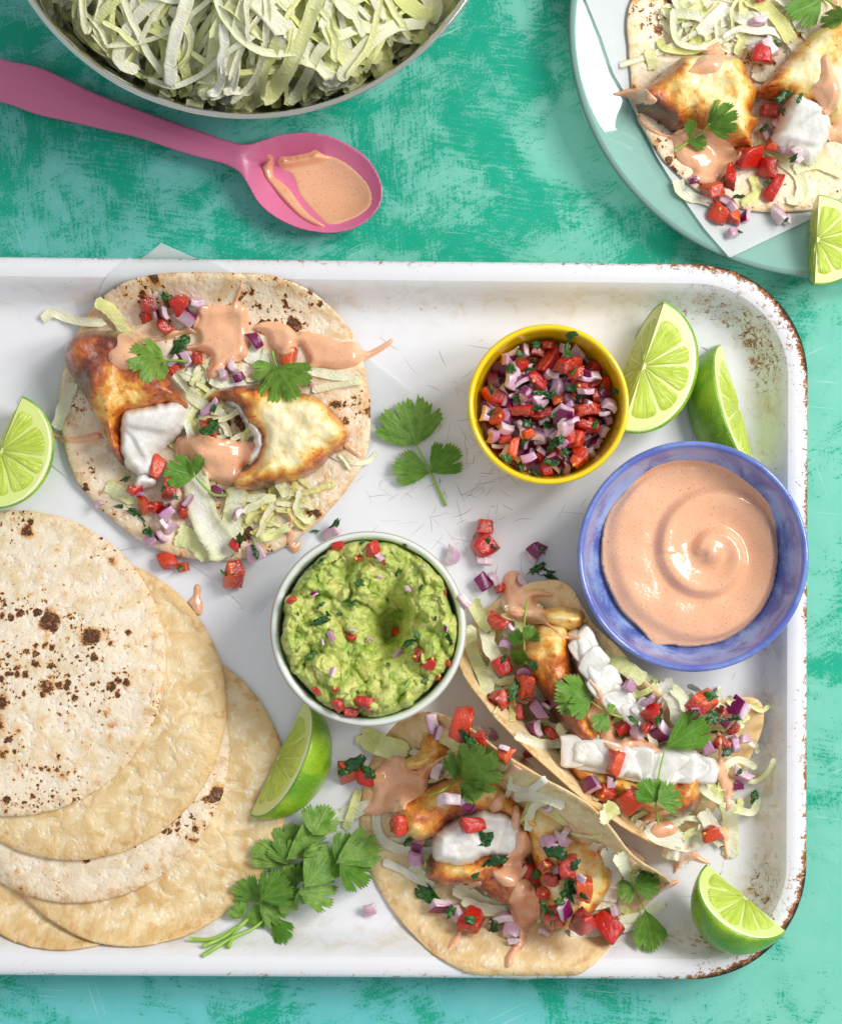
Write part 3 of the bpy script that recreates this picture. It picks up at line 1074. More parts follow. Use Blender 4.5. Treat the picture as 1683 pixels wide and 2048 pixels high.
def rounded_box():
    V = []; F = []; idx = {}
    n = len(LV)
    def vid(i, j, k):
        if (i, j, k) not in idx:
            idx[(i, j, k)] = len(V); V.append((LV[i], LV[j], LV[k]))
        return idx[(i, j, k)]
    for ax in range(3):
        for s in (0, n - 1):
            for a in range(n - 1):
                for b in range(n - 1):
                    q = []
                    for (da, db) in ((0, 0), (1, 0), (1, 1), (0, 1)):
                        c = [0, 0, 0]; c[ax] = s; c[(ax + 1) % 3] = a + da; c[(ax + 2) % 3] = b + db
                        q.append(vid(*c))
                    F.append(tuple(q if s else q[::-1]))
    V = np.array(V)
    return V, F


RBV, RBF = rounded_box()


def rot_matrix(ax, ay, az):
    cx, sx, cy, sy, cz, sz = math.cos(ax), math.sin(ax), math.cos(ay), math.sin(ay), math.cos(az), math.sin(az)
    Rx = np.array([[1, 0, 0], [0, cx, -sx], [0, sx, cx]])
    Ry = np.array([[cy, 0, sy], [0, 1, 0], [-sy, 0, cy]])
    Rz = np.array([[cz, -sz, 0], [sz, cz, 0], [0, 0, 1]])
    return Rz @ Ry @ Rx


def chunk(kind, px, py, size, label, group, asp=None, rot=None, tilt=None, skin_up=None, sink=0.25, zadd=0.0, world=None, smooth=True, inside=None):
    """one diced piece; size in photo pixels across"""
    S = size / 4000.0 / 2 * (0.72 if kind == 'tomato' else 0.70)
    if world is None:
        x, y = WS(px, py)
    else:
        x, y = world
    if inside is not None:
        cc, rm = inside
        q = math.hypot(x - cc[0], y - cc[1])
        if q > rm: x, y = cc[0] + (x - cc[0]) * rm / q, cc[1] + (y - cc[1]) * rm / q
    V = RBV.copy()
    r = 0.36 if kind == 'tomato' else 0.20
    inner = np.clip(V, -1 + r, 1 - r)
    dv = V - inner
    L = np.linalg.norm(dv, axis=1)[:, None]
    V = inner + np.where(L > 1e-6, dv / np.maximum(L, 1e-6) * np.minimum(L, r), 0)
    off = NR.uniform(-1, 1, (2, 2, 2, 3)) * (0.30 if kind == 'tomato' else 0.26)
    u = (RBV + 1) / 2
    for i in (0, 1):
        for j in (0, 1):
            for k in (0, 1):
                wt = (u[:, 0] if i else 1 - u[:, 0]) * (u[:, 1] if j else 1 - u[:, 1]) * (u[:, 2] if k else 1 - u[:, 2])
                V = V + wt[:, None] * off[i, j, k]
    sk = sstep(0.2, 0.9, RBV[:, 2])
    if kind == 'tomato':
        a = asp or (1.0, rnd.uniform(0.72, 1.05), rnd.uniform(0.5, 0.8))
        V[:, 2] += 0.22 * (1 - V[:, 0] ** 2)
        V[:, 0] *= 1 + rnd.uniform(-0.35, 0.35) * V[:, 1]
        V[:, 1] *= 1 + rnd.uniform(-0.3, 0.3) * V[:, 0]
        q = rnd.uniform(0, 99)
        for ax_ in range(3):
            V[:, ax_] += 0.16 * fbm(RBV[:, 0] * 1.7 + RBV[:, 2] * 2.3 + q, RBV[:, 1] * 1.9 - RBV[:, 2] * 1.3 + ax_ * 7, 3, 2)
        V[:, 2] += 0.14 * np.where(RBV[:, 2] < -0.9, fbm(RBV[:, 0] * 2.5 + q, RBV[:, 1] * 2.5, 8, 2) + 0.5, 0)
        sk = sstep(0.45, 0.95, RBV[:, 2])
    elif kind == 'onion':
        a = asp or (1.0, rnd.uniform(0.6, 0.95), rnd.uniform(0.38, 0.62))
        V[:, 2] += rnd.uniform(0.1, 0.7) * (1 - V[:, 0] ** 2)
        V[:, 0] *= 1 + rnd.uniform(-0.3, 0.3) * V[:, 1]
        sk = (RBV[:, 2] + 1) / 2 * (1.0 if rnd.random() < 0.42 else 0.74)
    V = V * np.array(a) * S
    skin = skin_up if skin_up is not None else rnd.random() < (0.4 if kind == 'tomato' else 0.16)
    tx = tilt if tilt is not None else (rnd.gauss(0, 0.35) if skin else rnd.choice([-1, 1]) * rnd.uniform(0.8, 1.7))
    V = V @ rot_matrix(tx, rnd.gauss(0, 0.3), rot if rot is not None else rnd.uniform(0, 6.28)).T
    # lie on what is underneath
    pt = patch(x, y, S * 0.8)
    gy, gx = np.gradient(pt) if min(pt.shape) > 1 else (np.zeros_like(pt), np.zeros_like(pt))
    sx = float(np.clip(np.median(gx) / HR, -0.7, 0.7)); sy = float(np.clip(np.median(gy) / HR, -0.7, 0.7))
    z = float(np.percentile(pt, 60))
    V = V @ rot_matrix(math.atan(sy), -math.atan(sx), 0).T
    zmin = V[:, 2].min()
    V = V + np.array([x, y, z - zmin * (1 - sink) + zadd])
    low = {'tomato': 0, 'onion': 0}
    o = mk(kind + '_piece', V, RBF, MT[kind], smooth=smooth, attrs={'skin': sk})
    if kind == 'tomato' and rnd.random() < 0.22:
        sd = uv_blob(0.0011, 0.0008, 0.0006)
        p = V[int(rnd.random() * len(V))]
        top = V[np.argmax(V[:, 2] + 0.3 * NR.randn(len(V)) * S)]
        mk('seed', sd[0] @ rot_matrix(0, 0, rnd.uniform(0, 3)).T + top - np.array([0, 0, 0.0002]), sd[1], MT['seed'], o, solid=False)
        for ch in o.children: ch.data.transform(__import__('mathutils').Matrix.Translation((0, 0, 0)))
    tag(o, label, kind, group)
    return o


def uv_blob(a, b, c, nu=8, nv=5):
    V = [(0, 0, c)]; F = []
    for i in range(1, nv):
        th = math.pi * i / nv
        for k in range(nu):
            ph = 2 * math.pi * k / nu
            V.append((a * math.sin(th) * math.cos(ph), b * math.sin(th) * math.sin(ph), c * math.cos(th)))
    V.append((0, 0, -c))
    for k in range(nu): F.append((0, 1 + k, 1 + (k + 1) % nu))
    for i in range(nv - 2):
        for k in range(nu):
            p = 1 + i * nu + k; q = 1 + i * nu + (k + 1) % nu
            F.append((p, p + nu, q + nu, q))
    n = len(V) - 1
    for k in range(nu): F.append((n, 1 + (nv - 2) * nu + (k + 1) % nu, 1 + (nv - 2) * nu + k))
    return np.array(V), F


def flake(px, py, size, label, group, asp=None, rot=None, world=None, zadd=0.0):
    """one chopped herb flake: a torn curled scrap of leaf"""
    S = size / 4000.0 / 2
    x, y = WS(px, py) if world is None else world
    n = 14
    t = np.linspace(0, 2 * math.pi, n, endpoint=False)
    r = 0.72 + 0.30 * np.array([rnd.uniform(-1, 1) for _ in range(n)])
    a = asp or rnd.uniform(0.35, 0.75)
    out = np.column_stack([np.cos(t) * r, np.sin(t) * r * a]) * S
    mid = out * 0.5
    XY = np.vstack([[0, 0], mid, out])
    cu = rnd.uniform(-0.55, 0.8)
    z = cu * (XY[:, 0] ** 2) / S * 0.6 + rnd.uniform(-0.3, 0.3) * XY[:, 1] + 0.10 * S * NR.randn(len(XY))
    V = np.column_stack([XY, z])
    V = V @ rot_matrix(rnd.gauss(0, 0.35), rnd.gauss(0, 0.3), rot if rot is not None else rnd.uniform(0, 6.28)).T
    zb = np.percentile(patch(x, y, max(S * 0.6, 0.0008)), 75)
    V = V + np.array([x, y, 0])
    base = np.maximum(zb, hm(V[:, 0], V[:, 1]) * 0.5 + zb * 0.5)
    V[:, 2] += base + 0.0006 + zadd
    F = [(0, 1 + k, 1 + (k + 1) % n) for k in range(n)] + [(1 + k, 1 + n + k, 1 + n + (k + 1) % n, 1 + (k + 1) % n) for k in range(n)]
    B = V - np.array([0, 0, 0.00035])
    m = len(V)
    F2 = F + [tuple(i + m for i in f[::-1]) for f in F] + [(1 + n + k, 1 + n + k + m, 1 + n + (k + 1) % n + m, 1 + n + (k + 1) % n) for k in range(n)]
    o = mk('herb_flake', np.vstack([V, B]), F2, MT['herb'])
    tag(o, label, 'herb', group)
    return o


# ------------------------------------------------------------------ builders: lettuce shreds
def ribbon(P, width, label, group, mat=None, ruffle=0.25, thick=0.0006, lift=0.0004, rib=None, twist=0.25, taper=True, nu=26, seed=None, wob=0.0, into=None):
    """P: world xy of the centre line; width in metres"""
    seed = seed if seed is not None else rnd.randint(0, 9999)
    P = np.asarray(P, float)
    C = spline(P, nu) if len(P) > 1 else P
    t = np.linspace(0, 1, nu)
    T = np.gradient(C, axis=0); T /= np.linalg.norm(T, axis=1)[:, None] + 1e-12
    Nn = np.column_stack([-T[:, 1], T[:, 0]])
    if wob:
        C = C + Nn * (wob * fbm(t * 5, t * 0, seed, 2))[:, None]
    wprof = np.clip((t + 0.03) / 0.06, 0.55, 1) * np.clip((1.03 - t) / 0.07, 0.45, 1) if taper else np.ones(nu)
    wprof = wprof * (1 + 0.22 * fbm(t * 6, t * 0 + 3, seed + 1, 2))
    nv = 7
    s = np.linspace(-1, 1, nv)
    hw = width / 2 * wprof
    ang = twist * fbm(t * 2.5, t * 0 + 5, seed + 2, 2) * 3.0
    X = C[:, None, 0] + Nn[:, None, 0] * (s[None] * hw[:, None] * np.cos(ang)[:, None])
    Y = C[:, None, 1] + Nn[:, None, 1] * (s[None] * hw[:, None] * np.cos(ang)[:, None])
    base = np.array([np.percentile(patch(c[0], c[1], max(width * 0.35, 0.0012)), 85) for c in C])
    for _ in range(3):
        b2 = np.convolve(np.pad(base, 2, mode='edge'), np.ones(5) / 5, 'valid')
        base = np.maximum(b2, base - 0.0012)
    Z = base[:, None] + lift + np.abs(s[None] * hw[:, None] * np.sin(ang)[:, None]) * np.where(np.sign(s[None] * np.sin(ang)[:, None]) > 0, 1.0, 0.25)
    ru = fbm(t[:, None] * (6 + 40 * ruffle) + 0 * s[None], s[None] * 0.8 + 0 * t[:, None], seed + 4, 2)
    curl = rnd.uniform(-0.35, 0.75)
    Z = Z + curl * hw[:, None] * (s[None] ** 2 if curl > 0 else (s[None] ** 2 - 1)) * (0.6 + 0.4 * np.sin(t * 5 + seed))[:, None]
    Z = Z + ruffle * width * 0.55 * ru * (np.abs(s[None]) ** 1.5) + ruffle * width * 0.18 * (ru + 0.6)
    Z = np.maximum(Z, hm(X, Y) * 0.6 + (base[:, None] - 0.001) * 0.4)
    rb = rib if rib is not None else rnd.choice([0.0, 0.1, 0.3, 0.8])
    ribA = np.clip(rb * (1.0 - 0.5 * np.abs(s[None])) + 0.4 * fbm(t[:, None] * 3 + 0 * s[None], s[None] + 0 * t[:, None], seed + 6, 2), 0, 1)
    top = np.stack([X, Y, Z + thick / 2], 2).reshape(-1, 3)
    jag = NR.uniform(-1, 1, (2, nv, 2)) * width * 0.10
    top.reshape(nu, nv, 3)[0, :, :2] += jag[0]; top.reshape(nu, nv, 3)[-1, :, :2] += jag[1]
    bot = top - np.array([0, 0, thick])
    F = grid_faces(nu, nv, flip=True)
    n = nu * nv
    if thick < 0.0009:            # a thin leaf: one translucent sheet
        bot = top[:0]
    F = F + [tuple(i + n for i in f[::-1]) for f in F] if len(bot) else F
    for i in range(nu - 1 if len(bot) else 0):
        for j in (0, nv - 1):
            a = i * nv + j; b = (i + 1) * nv + j
            F.append((a, b, b + n, a + n) if j == 0 else (a, a + n, b + n, b))
    for i in ((0, nu - 1) if len(bot) else ()):
        for j in range(nv - 1):
            a = i * nv + j; b = a + 1
            F.append((a, a + n, b + n, b) if i == 0 else (a, b, b + n, a + n))
    if into is not None:
        splat(np.vstack([top, bot]), F)
        into.append((np.vstack([top, bot]), F, np.concatenate([ribA.ravel()] * (2 if len(bot) else 1))))
        return None
    o = mk('lettuce_shred', np.vstack([top, bot]), F, MT[mat or 'lettuce'], attrs={'rib': np.concatenate([ribA.ravel()] * (2 if len(bot) else 1))})
    tag(o, label, 'lettuce', group)
    return o


def join_bed(parts, label, mat='lettuce'):
    V = []; F = []; A = []; off = 0
    for v, f, a in parts:
        V.append(v); A.append(a)
        F += [tuple(i + off for i in q) for q in f]
        off += len(v)
    o = mk('lettuce_bed', np.vstack(V), F, MT[mat], attrs={'rib': np.concatenate(A)}, solid=False)
    tag(o, label, 'lettuce', kind='stuff')
    return o


def shred(cv, pts, w, label, group, s, **k):
    P = [WS(*cv(*p)) for p in pts]
    return ribbon(P, w / s / 4000.0, label, group, **k)


# ------------------------------------------------------------------ builders: cilantro
def leaf_mesh(base, tip, zb, zt, wide=1.0, lobes=3, seed=0, cup=0.12, clear=0.0005):
    base = np.array(base); tip = np.array(tip)
    L = np.linalg.norm(tip - base)
    d = (tip - base) / L
    q = np.array([-d[1], d[0]])
    nphi, nr = 73, 9
    pm = 1.22 * wide
    phi = np.linspace(-pm, pm, nphi)
    u = phi / pm
    env = (1 - 0.30 * np.abs(u) ** 2.2) * (1 - 0.45 * sstep(0.86, 1.0, np.abs(u)))
    cuts = [-0.38, 0.38] if lobes == 3 else [-0.62, -0.22, 0.22, 0.62]
    g = np.ones(nphi)
    for c in cuts:
        c = c + 0.05 * (rnd.random() - 0.5)
        g *= 1 - (0.22 + 0.26 * rnd.random()) * np.clip(1 - np.abs(u - c) / 0.06, 0, 1)
    nt = 13 + 2 * lobes
    ph = rnd.random()
    teeth = np.abs(((u * nt / 2 + ph) % 1.0) - 0.5) * 2
    R = L * env * g * (1 - 0.115 * teeth ** 1.3) * (1 + 0.11 * fbm(u * 4, u * 0 + seed, seed, 2))
    fr = np.array([0.0, .14, .3, .46, .6, .73, .84, .93, 1.0])
    PH, FRr = np.meshgrid(phi, fr, indexing='ij')
    RR = R[:, None] * FRr
    # the wedge-shaped foot: fan opens along the leaf
    PHw = PH * (0.55 + 0.45 * sstep(0.0, 0.5, FRr))
    lx = RR * np.cos(PHw); ly = RR * np.sin(PHw)
    X = base[0] + lx * d[0] + ly * q[0]
    Y = base[1] + lx * d[1] + ly * q[1]
    t = np.clip(lx / L, 0, 1)
    Z = zb + (zt - zb) * t + cup * L * ((ly / L) ** 2) * (1 if seed % 2 else -0.4) + 0.075 * L * fbm(lx / L * 3 + seed, ly / L * 3, seed, 2)
    vc = [c for c in ([-0.66, 0, 0.66] if lobes == 3 else [-0.8, -0.4, 0, 0.4, 0.8])]
    vein = np.zeros_like(PH)
    for c in vc:
        vein = np.maximum(vein, np.exp(-((PH / pm - c * sstep(0, 0.35, FRr)) / 0.028) ** 2 * np.clip(FRr, .15, 1) ** 2))
        for s_ in (-1, 1):
            vein = np.maximum(vein, 0.6 * np.exp(-((PH / pm - c - s_ * 0.13 * sstep(0.35, 1.0, FRr)) / 0.022) ** 2) * (FRr > 0.35))
    Z = Z - 0.010 * L * vein
    Z = np.maximum(Z, hm(X, Y) + clear)
    V = np.stack([X, Y, Z], 2).reshape(-1, 3)
    B = V - np.array([0, 0, 0.00018])
    n = len(V)
    F = grid_faces(nphi, nr)
    F = F + [tuple(i + n for i in f[::-1]) for f in F]
    return np.vstack([V, B]), F, np.concatenate([vein.ravel()] * 2)


def tube(P, r0, r1, n=6):
    P = np.asarray(P, float); m = len(P)
    T = np.gradient(P, axis=0); T /= np.linalg.norm(T, axis=1)[:, None] + 1e-12
    V = []
    for i in range(m):
        a = np.cross(T[i], [0, 0, 1.0]); a /= np.linalg.norm(a) + 1e-9
        b = np.cross(a, T[i])
        r = r0 + (r1 - r0) * i / (m - 1)
        for k in range(n):
            t = 2 * math.pi * k / n
            V.append(P[i] + r * (a * math.cos(t) + b * math.sin(t)))
    F = grid_faces(m, n, False, True)
    F.append(tuple(range(n))[::-1]); F.append(tuple(range((m - 1) * n, m * n)))
    return np.array(V), F


def sprig(label, cv, stems, leaves, group='cilantro sprigs', lift=0.0012, r=0.00075, spring=0.0015, splat_last=True):
    """stems: pixel polylines; leaves: (base, tip, wide, lobes[, lift at tip in mm])"""
    first = stems[0][0] if stems else leaves[0][0]
    p = WS(*cv(*first))
    root = empty('cilantro_sprig', (p[0], p[1], float(hm(*p))))
    done = []
    for st in stems:
        P = np.array([WS(*cv(*q)) for q in st])
        C = spline(P, max(12, len(P) * 5))
        z = np.array([np.percentile(patch(c[0], c[1], 0.0015), 90) for c in C])
        for _ in range(3):
            z = np.maximum(np.convolve(np.pad(z, 2, mode='edge'), np.ones(5) / 5, 'valid'), z - 0.002)
        t = np.linspace(0, 1, len(C))
        z = z + lift + spring * t
        done.append(('stem', *tube(np.column_stack([C, z]), r, r * 0.62)))
    for k, lf in enumerate(leaves):
        b, tpx, wide, lobes = lf[:4]
        up = (lf[4] if len(lf) > 4 else rnd.uniform(0.5, 3.0)) / 1000
        B = WS(*cv(*b)); Tt = WS(*cv(*tpx))
        zB = float(np.percentile(patch(*B, 0.002), 85)) + lift + spring
        zT = float(np.percentile(patch(*Tt, 0.002), 70)) + lift + up
        V, F, v = leaf_mesh(B, Tt, zB, zT, wide, lobes, rnd.randint(1, 999))
        mk('leaf', V, F, MT['leaf'], root, attrs={'vein': v})
    for nme, V, F in done:
        mk(nme, V, F, MT['stem'], root, solid=True)
    tag(root, label, 'cilantro', group)
    return root


# ------------------------------------------------------------------ builders: lime
def lime(label, t1, t2, toward, zc, phi0, phi1, R=0.026, seed=0):
    """wedge with its core line from tip t1 to tip t2 (pixels), the rind on the side of 'toward'; phi: angles of the two cut faces"""
    za, zb_ = zc if isinstance(zc, tuple) else (zc, zc)
    A = np.array([*W(*t1, za), za]); B = np.array([*W(*t2, zb_), zb_])
    C = (A + B) / 2
    L = np.linalg.norm(B - A) / 2
    a = (B - A) / (2 * L)
    up = np.array([0, 0, 1.0])
    n1 = np.cross(a, up); n1 /= np.linalg.norm(n1)
    tw = np.array([*W(*toward, zc if not isinstance(zc, tuple) else za), C[2]]) - C
    if tw @ n1 < 0: n1 = -n1
    u2 = np.cross(a, n1); u2 = u2 if u2[2] > 0 else -u2
    D = lambda f: math.cos(f) * n1 + math.sin(f) * u2
    f0, f1 = math.radians(phi0), math.radians(phi1)
    ns, nf = 33, 17
    th = np.linspace(0, math.pi, ns)
    s = -np.cos(th) * (1 + 0.03 * np.abs(np.cos(th)) ** 8)
    rr = np.sin(th) ** 0.92
    root = empty('lime_wedge', (C[0], C[1], max(0.0, C[2] - R)))
    # rind: outer skin, turned over on both cut faces
    V = []
    rows = []
    fis = np.linspace(f0, f1, nf)
    cols = [(f0, 0.945)] + [(f, 1.0) for f in fis] + [(f1, 0.945)]
    for f, k in cols:
        d = D(f)
        bmp = 1 + 0.012 * fbm(s * 4 + seed, np.full(ns, f * 2), seed, 2)
        V.append(C + np.outer(s * L * (1 if k == 1 else 0.965), a) + np.outer(rr * R * k * bmp, d))
    V = np.vstack(V)
    mk('rind', V, grid_faces(len(cols), ns, flip=False), MT['rind'], root)
    # pith: the two cut faces and the core
    for f in (f0, f1):
        d = D(f)
        nrm = np.cross(a, d)
        if f == f0: other = D(f0 + 0.3)
        else: other = D(f1 - 0.3)
        if nrm @ other > 0: nrm = -nrm
        for nm, rings, mt in (('membrane', [0.0, 0.4, 0.70, 0.875], 'membrane'), ('pith', [0.875, 0.91, 0.945], 'pith')):
            V = np.vstack([C + np.outer(s * L * (0.965 - 0.07 * (0.945 - k) / 0.945 * (nm == 'pith') - 0.005 * (nm != 'pith')), a) + np.outer(rr * R * k, d) + nrm * (0.0002 if k < 0.9 else 0) for k in rings])
            mk(nm, V, grid_faces(len(rings), ns), MT[mt], root)
        # pulp segments on the face, fanned round the middle of the core
        nseg = 5
        edges = np.linspace(0.0, math.pi, nseg + 1) + np.concatenate([[0.03], np.array([rnd.gauss(0, 0.09) for _ in range(nseg - 1)]), [-0.03]])
        for q in range(nseg):
            b0, b1 = edges[q] + 0.012, edges[q + 1] - 0.012
            nb, nq = 11, 13
            be = np.linspace(b0, b1, nb); fr = np.linspace(0.03, 0.868, nq)
            BE, FR = np.meshgrid(be, fr, indexing='ij')
            ub = np.linspace(-1, 1, nb)[:, None] + 0 * FR
            uf = np.linspace(-1, 1, nq)[None] + 0 * FR
            e = 1 / np.sqrt((np.cos(BE) / (L * 0.95)) ** 2 + (np.sin(BE) / R) ** 2)
            rad = e * FR * (1 - 0.07 * np.abs(ub) ** 3 * sstep(0.3, 1, (uf + 1) / 2))
            dome = (1 - np.abs(ub) ** 4) * (1 - np.abs(uf) ** 6)
            hgt = 0.0003 + 0.0007 * dome + 0.0008 * dome * fbm(BE * 16 + q, FR * 7, seed + q, 3)
            hgt = np.where((np.abs(ub) > 0.99) | (np.abs(uf) > 0.99), -0.0002, hgt)
            P = C + (rad * np.cos(BE))[..., None] * a + (rad * np.sin(BE))[..., None] * d + hgt[..., None] * nrm
            mk('pulp_segment', P.reshape(-1, 3), grid_faces(nb, nq), MT['pulp'], root,
               attrs={'ray': BE.ravel(), 'rad': FR.ravel()}, solid=True)
    tag(root, label, 'lime', 'lime wedges')
    return root


# ================================================================== the scene
# ------------------------------------------------------------------ steel bowl and its lettuce
BR = 0.262 / 2 * 0.995
bz = 0.092
bc = W(497, -278, bz)
BRad = 0.1315 * (CAM_D - bz) / CAM_D
root = empty('mixing_bowl', (*bc, 0.0))
prof_in = [(BRad * k, z) for k, z in ((1.0, bz), (0.985, bz - 0.0025), (0.965, bz - 0.012), (0.925, bz - 0.030), (0.85, bz - 0.052), (0.72, bz - 0.070), (0.50, bz - 0.083), (0.2, bz - 0.088), (0.01, bz - 0.0885))]
prof_out = [(0.01, 0.0005), (BRad * 0.45, 0.0005), (BRad * 0.74, 0.016), (BRad * 0.87, 0.034), (BRad * 0.945, 0.058), (BRad * 0.985, 0.080), (BRad * 1.0, bz - 0.001)]
lathe('body', bc, prof_out + prof_in[1:], MT['steel'], root, seg=160, close=False)
tr = [(BRad * 1.0 + 0.0013 * math.cos(t), bz + 0.0013 * math.sin(t)) for t in np.linspace(0, 2 * math.pi, 9)]
lathe('rolled_rim', bc, tr, MT['steel'], root, seg=160, close=False)
tag(root, 'large polished steel mixing bowl filled with shredded lettuce', 'bowl')

GL = 'shredded lettuce in the steel bowl'
under = []
for k in range(250):
    # heap only where the photograph looks into the bowl
    for _ in range(60):
        px = rnd.uniform(90, 900); py = rnd.uniform(-40, 200)
        q = math.hypot((px - 497) / 440, (py + 290) / 470)
        if q < 1.0: break
    x0, y0 = W(px, py, 0.075)
    if k < 125:
        x0, y0 = W(rnd.uniform(110, 860), rnd.uniform(-60, 130), 0.075)
    L = rnd.uniform(0.026, 0.075)
    a = rnd.uniform(0, math.pi) if rnd.random() < 0.55 else rnd.gauss(1.2, 0.5)
    bend = rnd.gauss(0, 0.28)
    P = []
    for t in (-0.5, -0.17, 0.17, 0.5):
        P.append((x0 + L * t * math.cos(a + bend * t * 2), y0 + L * t * math.sin(a + bend * t * 2)))
    rmax = BRad * 0.905
    P = [((bc[0] + (p[0] - bc[0]) * min(1, rmax / (math.hypot(p[0] - bc[0], p[1] - bc[1]) + 1e-9))), (bc[1] + (p[1] - bc[1]) * min(1, rmax / (math.hypot(p[0] - bc[0], p[1] - bc[1]) + 1e-9)))) for p in P]
    if k == 0:
        # the heap below the visible shreds fills the bowl to here
        yy, xx = np.mgrid[0:HNY, 0:HNX]
        wx = HX0 + xx * HR; wy = HY0 + yy * HR
        rr = np.hypot(wx - bc[0], wy - bc[1]) / BRad
        m = rr < 0.90
        HM[m] = np.maximum(HM[m], (0.082 - 0.040 * (rr[m] / 0.90) ** 6))
    wide = rnd.random() < 0.34
    ribbon(P, rnd.uniform(0.0045, 0.0085) if wide else rnd.uniform(0.0018, 0.0040), 'pale green lettuce shred heaped in the steel mixing bowl', GL,
           ruffle=rnd.uniform(0.1, 0.45), thick=rnd.choice([0.0005, 0.0005, 0.0007, 0.0011]), twist=rnd.uniform(0.1, 0.6), wob=0.0015, into=under if k < 125 else None)
ca = np.linspace(0, 2 * math.pi, 90, endpoint=False)
XYm, dm, Fm = polygrid(np.column_stack([bc[0] + BRad * 0.87 * np.cos(ca), bc[1] + BRad * 0.87 * np.sin(ca)]), 0.0022)
rm_ = np.hypot(XYm[:, 0] - bc[0], XYm[:, 1] - bc[1]) / BRad
l_, i_ = worley(XYm[:, 0] * 0.6, XYm[:, 1] * 1.4, 0.006, 3)
zm_ = 0.080 - 0.040 * (rm_ / 0.90) ** 6 + 0.004 * (i_ - 0.5) + 0.003 * fbm(XYm[:, 0] * 150, XYm[:, 1] * 150, 4, 2)
under.append((np.column_stack([XYm, zm_]), Fm, 0.3 + 0.5 * i_))
join_bed(under, 'tangled lettuce mass under the top shreds in the steel bowl')

# ------------------------------------------------------------------ pink spoon
sp_top = [(-40, 205), (40, 213), (140, 235), (230, 275), (320, 320), (430, 365), (560, 415), (700, 465), (800, 500), (870, 517), (940, 500), (1000, 482), (1090, 475), (1180, 492), (1270, 540), (1320, 590), (1352, 660)]
sp_bot = [(1345, 730), (1300, 785), (1230, 820), (1150, 828), (1060, 812), (980, 775), (920, 725), (880, 660), (850, 615), (800, 586), (730, 566), (640, 540), (500, 490), (380, 460), (260, 430), (130, 400), (50, 370), (-40, 330)]
SP = spline(np.array([W(*z1(*p), 0.010) for p in sp_top + sp_bot]), 260, True)
XY, d, F = polygrid(SP, 0.0011)
bc_ = np.array(W(*z1(1105, 655), 0.010)); nk = np.array(W(*z1(850, 560), 0.010)); hd = np.array(W(*z1(0, 272), 0.010))
ax = (bc_ - nk) / np.linalg.norm(bc_ - nk)
s_ = (XY - nk) @ ax
dn = np.clip(d / 0.021, 0, 1)
inb = sstep(-0.002, 0.016, s_)
zbowl = 0.0135 - 0.0105 * (1 - (1 - dn) ** 2) * inb
hfar = np.clip(-s_ / np.linalg.norm(hd - nk), 0, 1.1)
zh = 0.0135 - 0.0065 * sstep(0.0, 0.9, hfar) + 0.0012 * np.clip(d / 0.008, 0, 1) ** 0.7 * (1 - inb)
Z = np.where(s_ > 0, zbowl + (zh - 0.0135) * (1 - inb), zh)
root = empty('serving_spoon', (*bc_, 0.0))
n_ = len(XY)
top_ = np.column_stack([XY, Z]); bot_ = top_ - np.array([0, 0, 0.0017])
from collections import Counter
ec = Counter()
for f in F:
    for k in range(len(f)):
        ec[tuple(sorted((f[k], f[(k + 1) % len(f)])))] += 1
full = list(F) + [tuple(i + n_ for i in f[::-1]) for f in F]
for f in F:
    for k in range(len(f)):
        p, q = f[k], f[(k + 1) % len(f)]
        if ec[tuple(sorted((p, q)))] == 1: full.append((p, p + n_, q + n_, q))
VV_ = np.vstack([top_, bot_])
nor = np.zeros_like(VV_)
for f in full:
    w_ = np.cross(VV_[f[1]] - VV_[f[0]], VV_[f[2]] - VV_[f[0]])
    for i in f: nor[i] += w_
nor /= np.linalg.norm(nor, axis=1)[:, None] + 1e-12
for nm, sel in (('handle', lambda c: c < 0.004), ('bowl', lambda c: c >= 0.004)):
    ff = [f for f in full if sel(np.mean([s_[i % n_] for i in f]))]
    used = sorted({i for f in ff for i in f}); mp = {u: k for k, u in enumerate(used)}
    o = mk(nm, VV_[used], [tuple(mp[i] for i in f) for f in ff], MT['pink'], root)
    o.data.normals_split_custom_set_from_vertices(nor[used].tolist())
tag(root, 'pink plastic serving spoon smeared with peach sauce', 'spoon')
sauce('thin smear of peach sauce spread inside the pink spoon', [(985, 575), (1040, 556), (1085, 548), (1135, 546), (1198, 562), (1258, 604), (1306, 660), (1316, 716), (1284, 756), (1222, 786), (1165, 795), (1120, 758), (1062, 690), (1045, 645), (1030, 615), (1000, 600)], T=0.3, cv=z1, w=1.5, h=0.55, ribs=0.09, group=None, name='sauce_smear')
sauce('thick ridge of peach sauce wiped along the pink spoon', [(932, 585), (948, 572), (972, 570), (968, 595), (970, 622), (1000, 645), (1030, 675), (1062, 720), (1100, 762), (1150, 800), (1120, 800), (1068, 772), (1035, 742), (1000, 705), (968, 665), (942, 630), (930, 595)], T=2.2, cv=z1, w=1.4, h=0.4, group=None, name='sauce_smear')

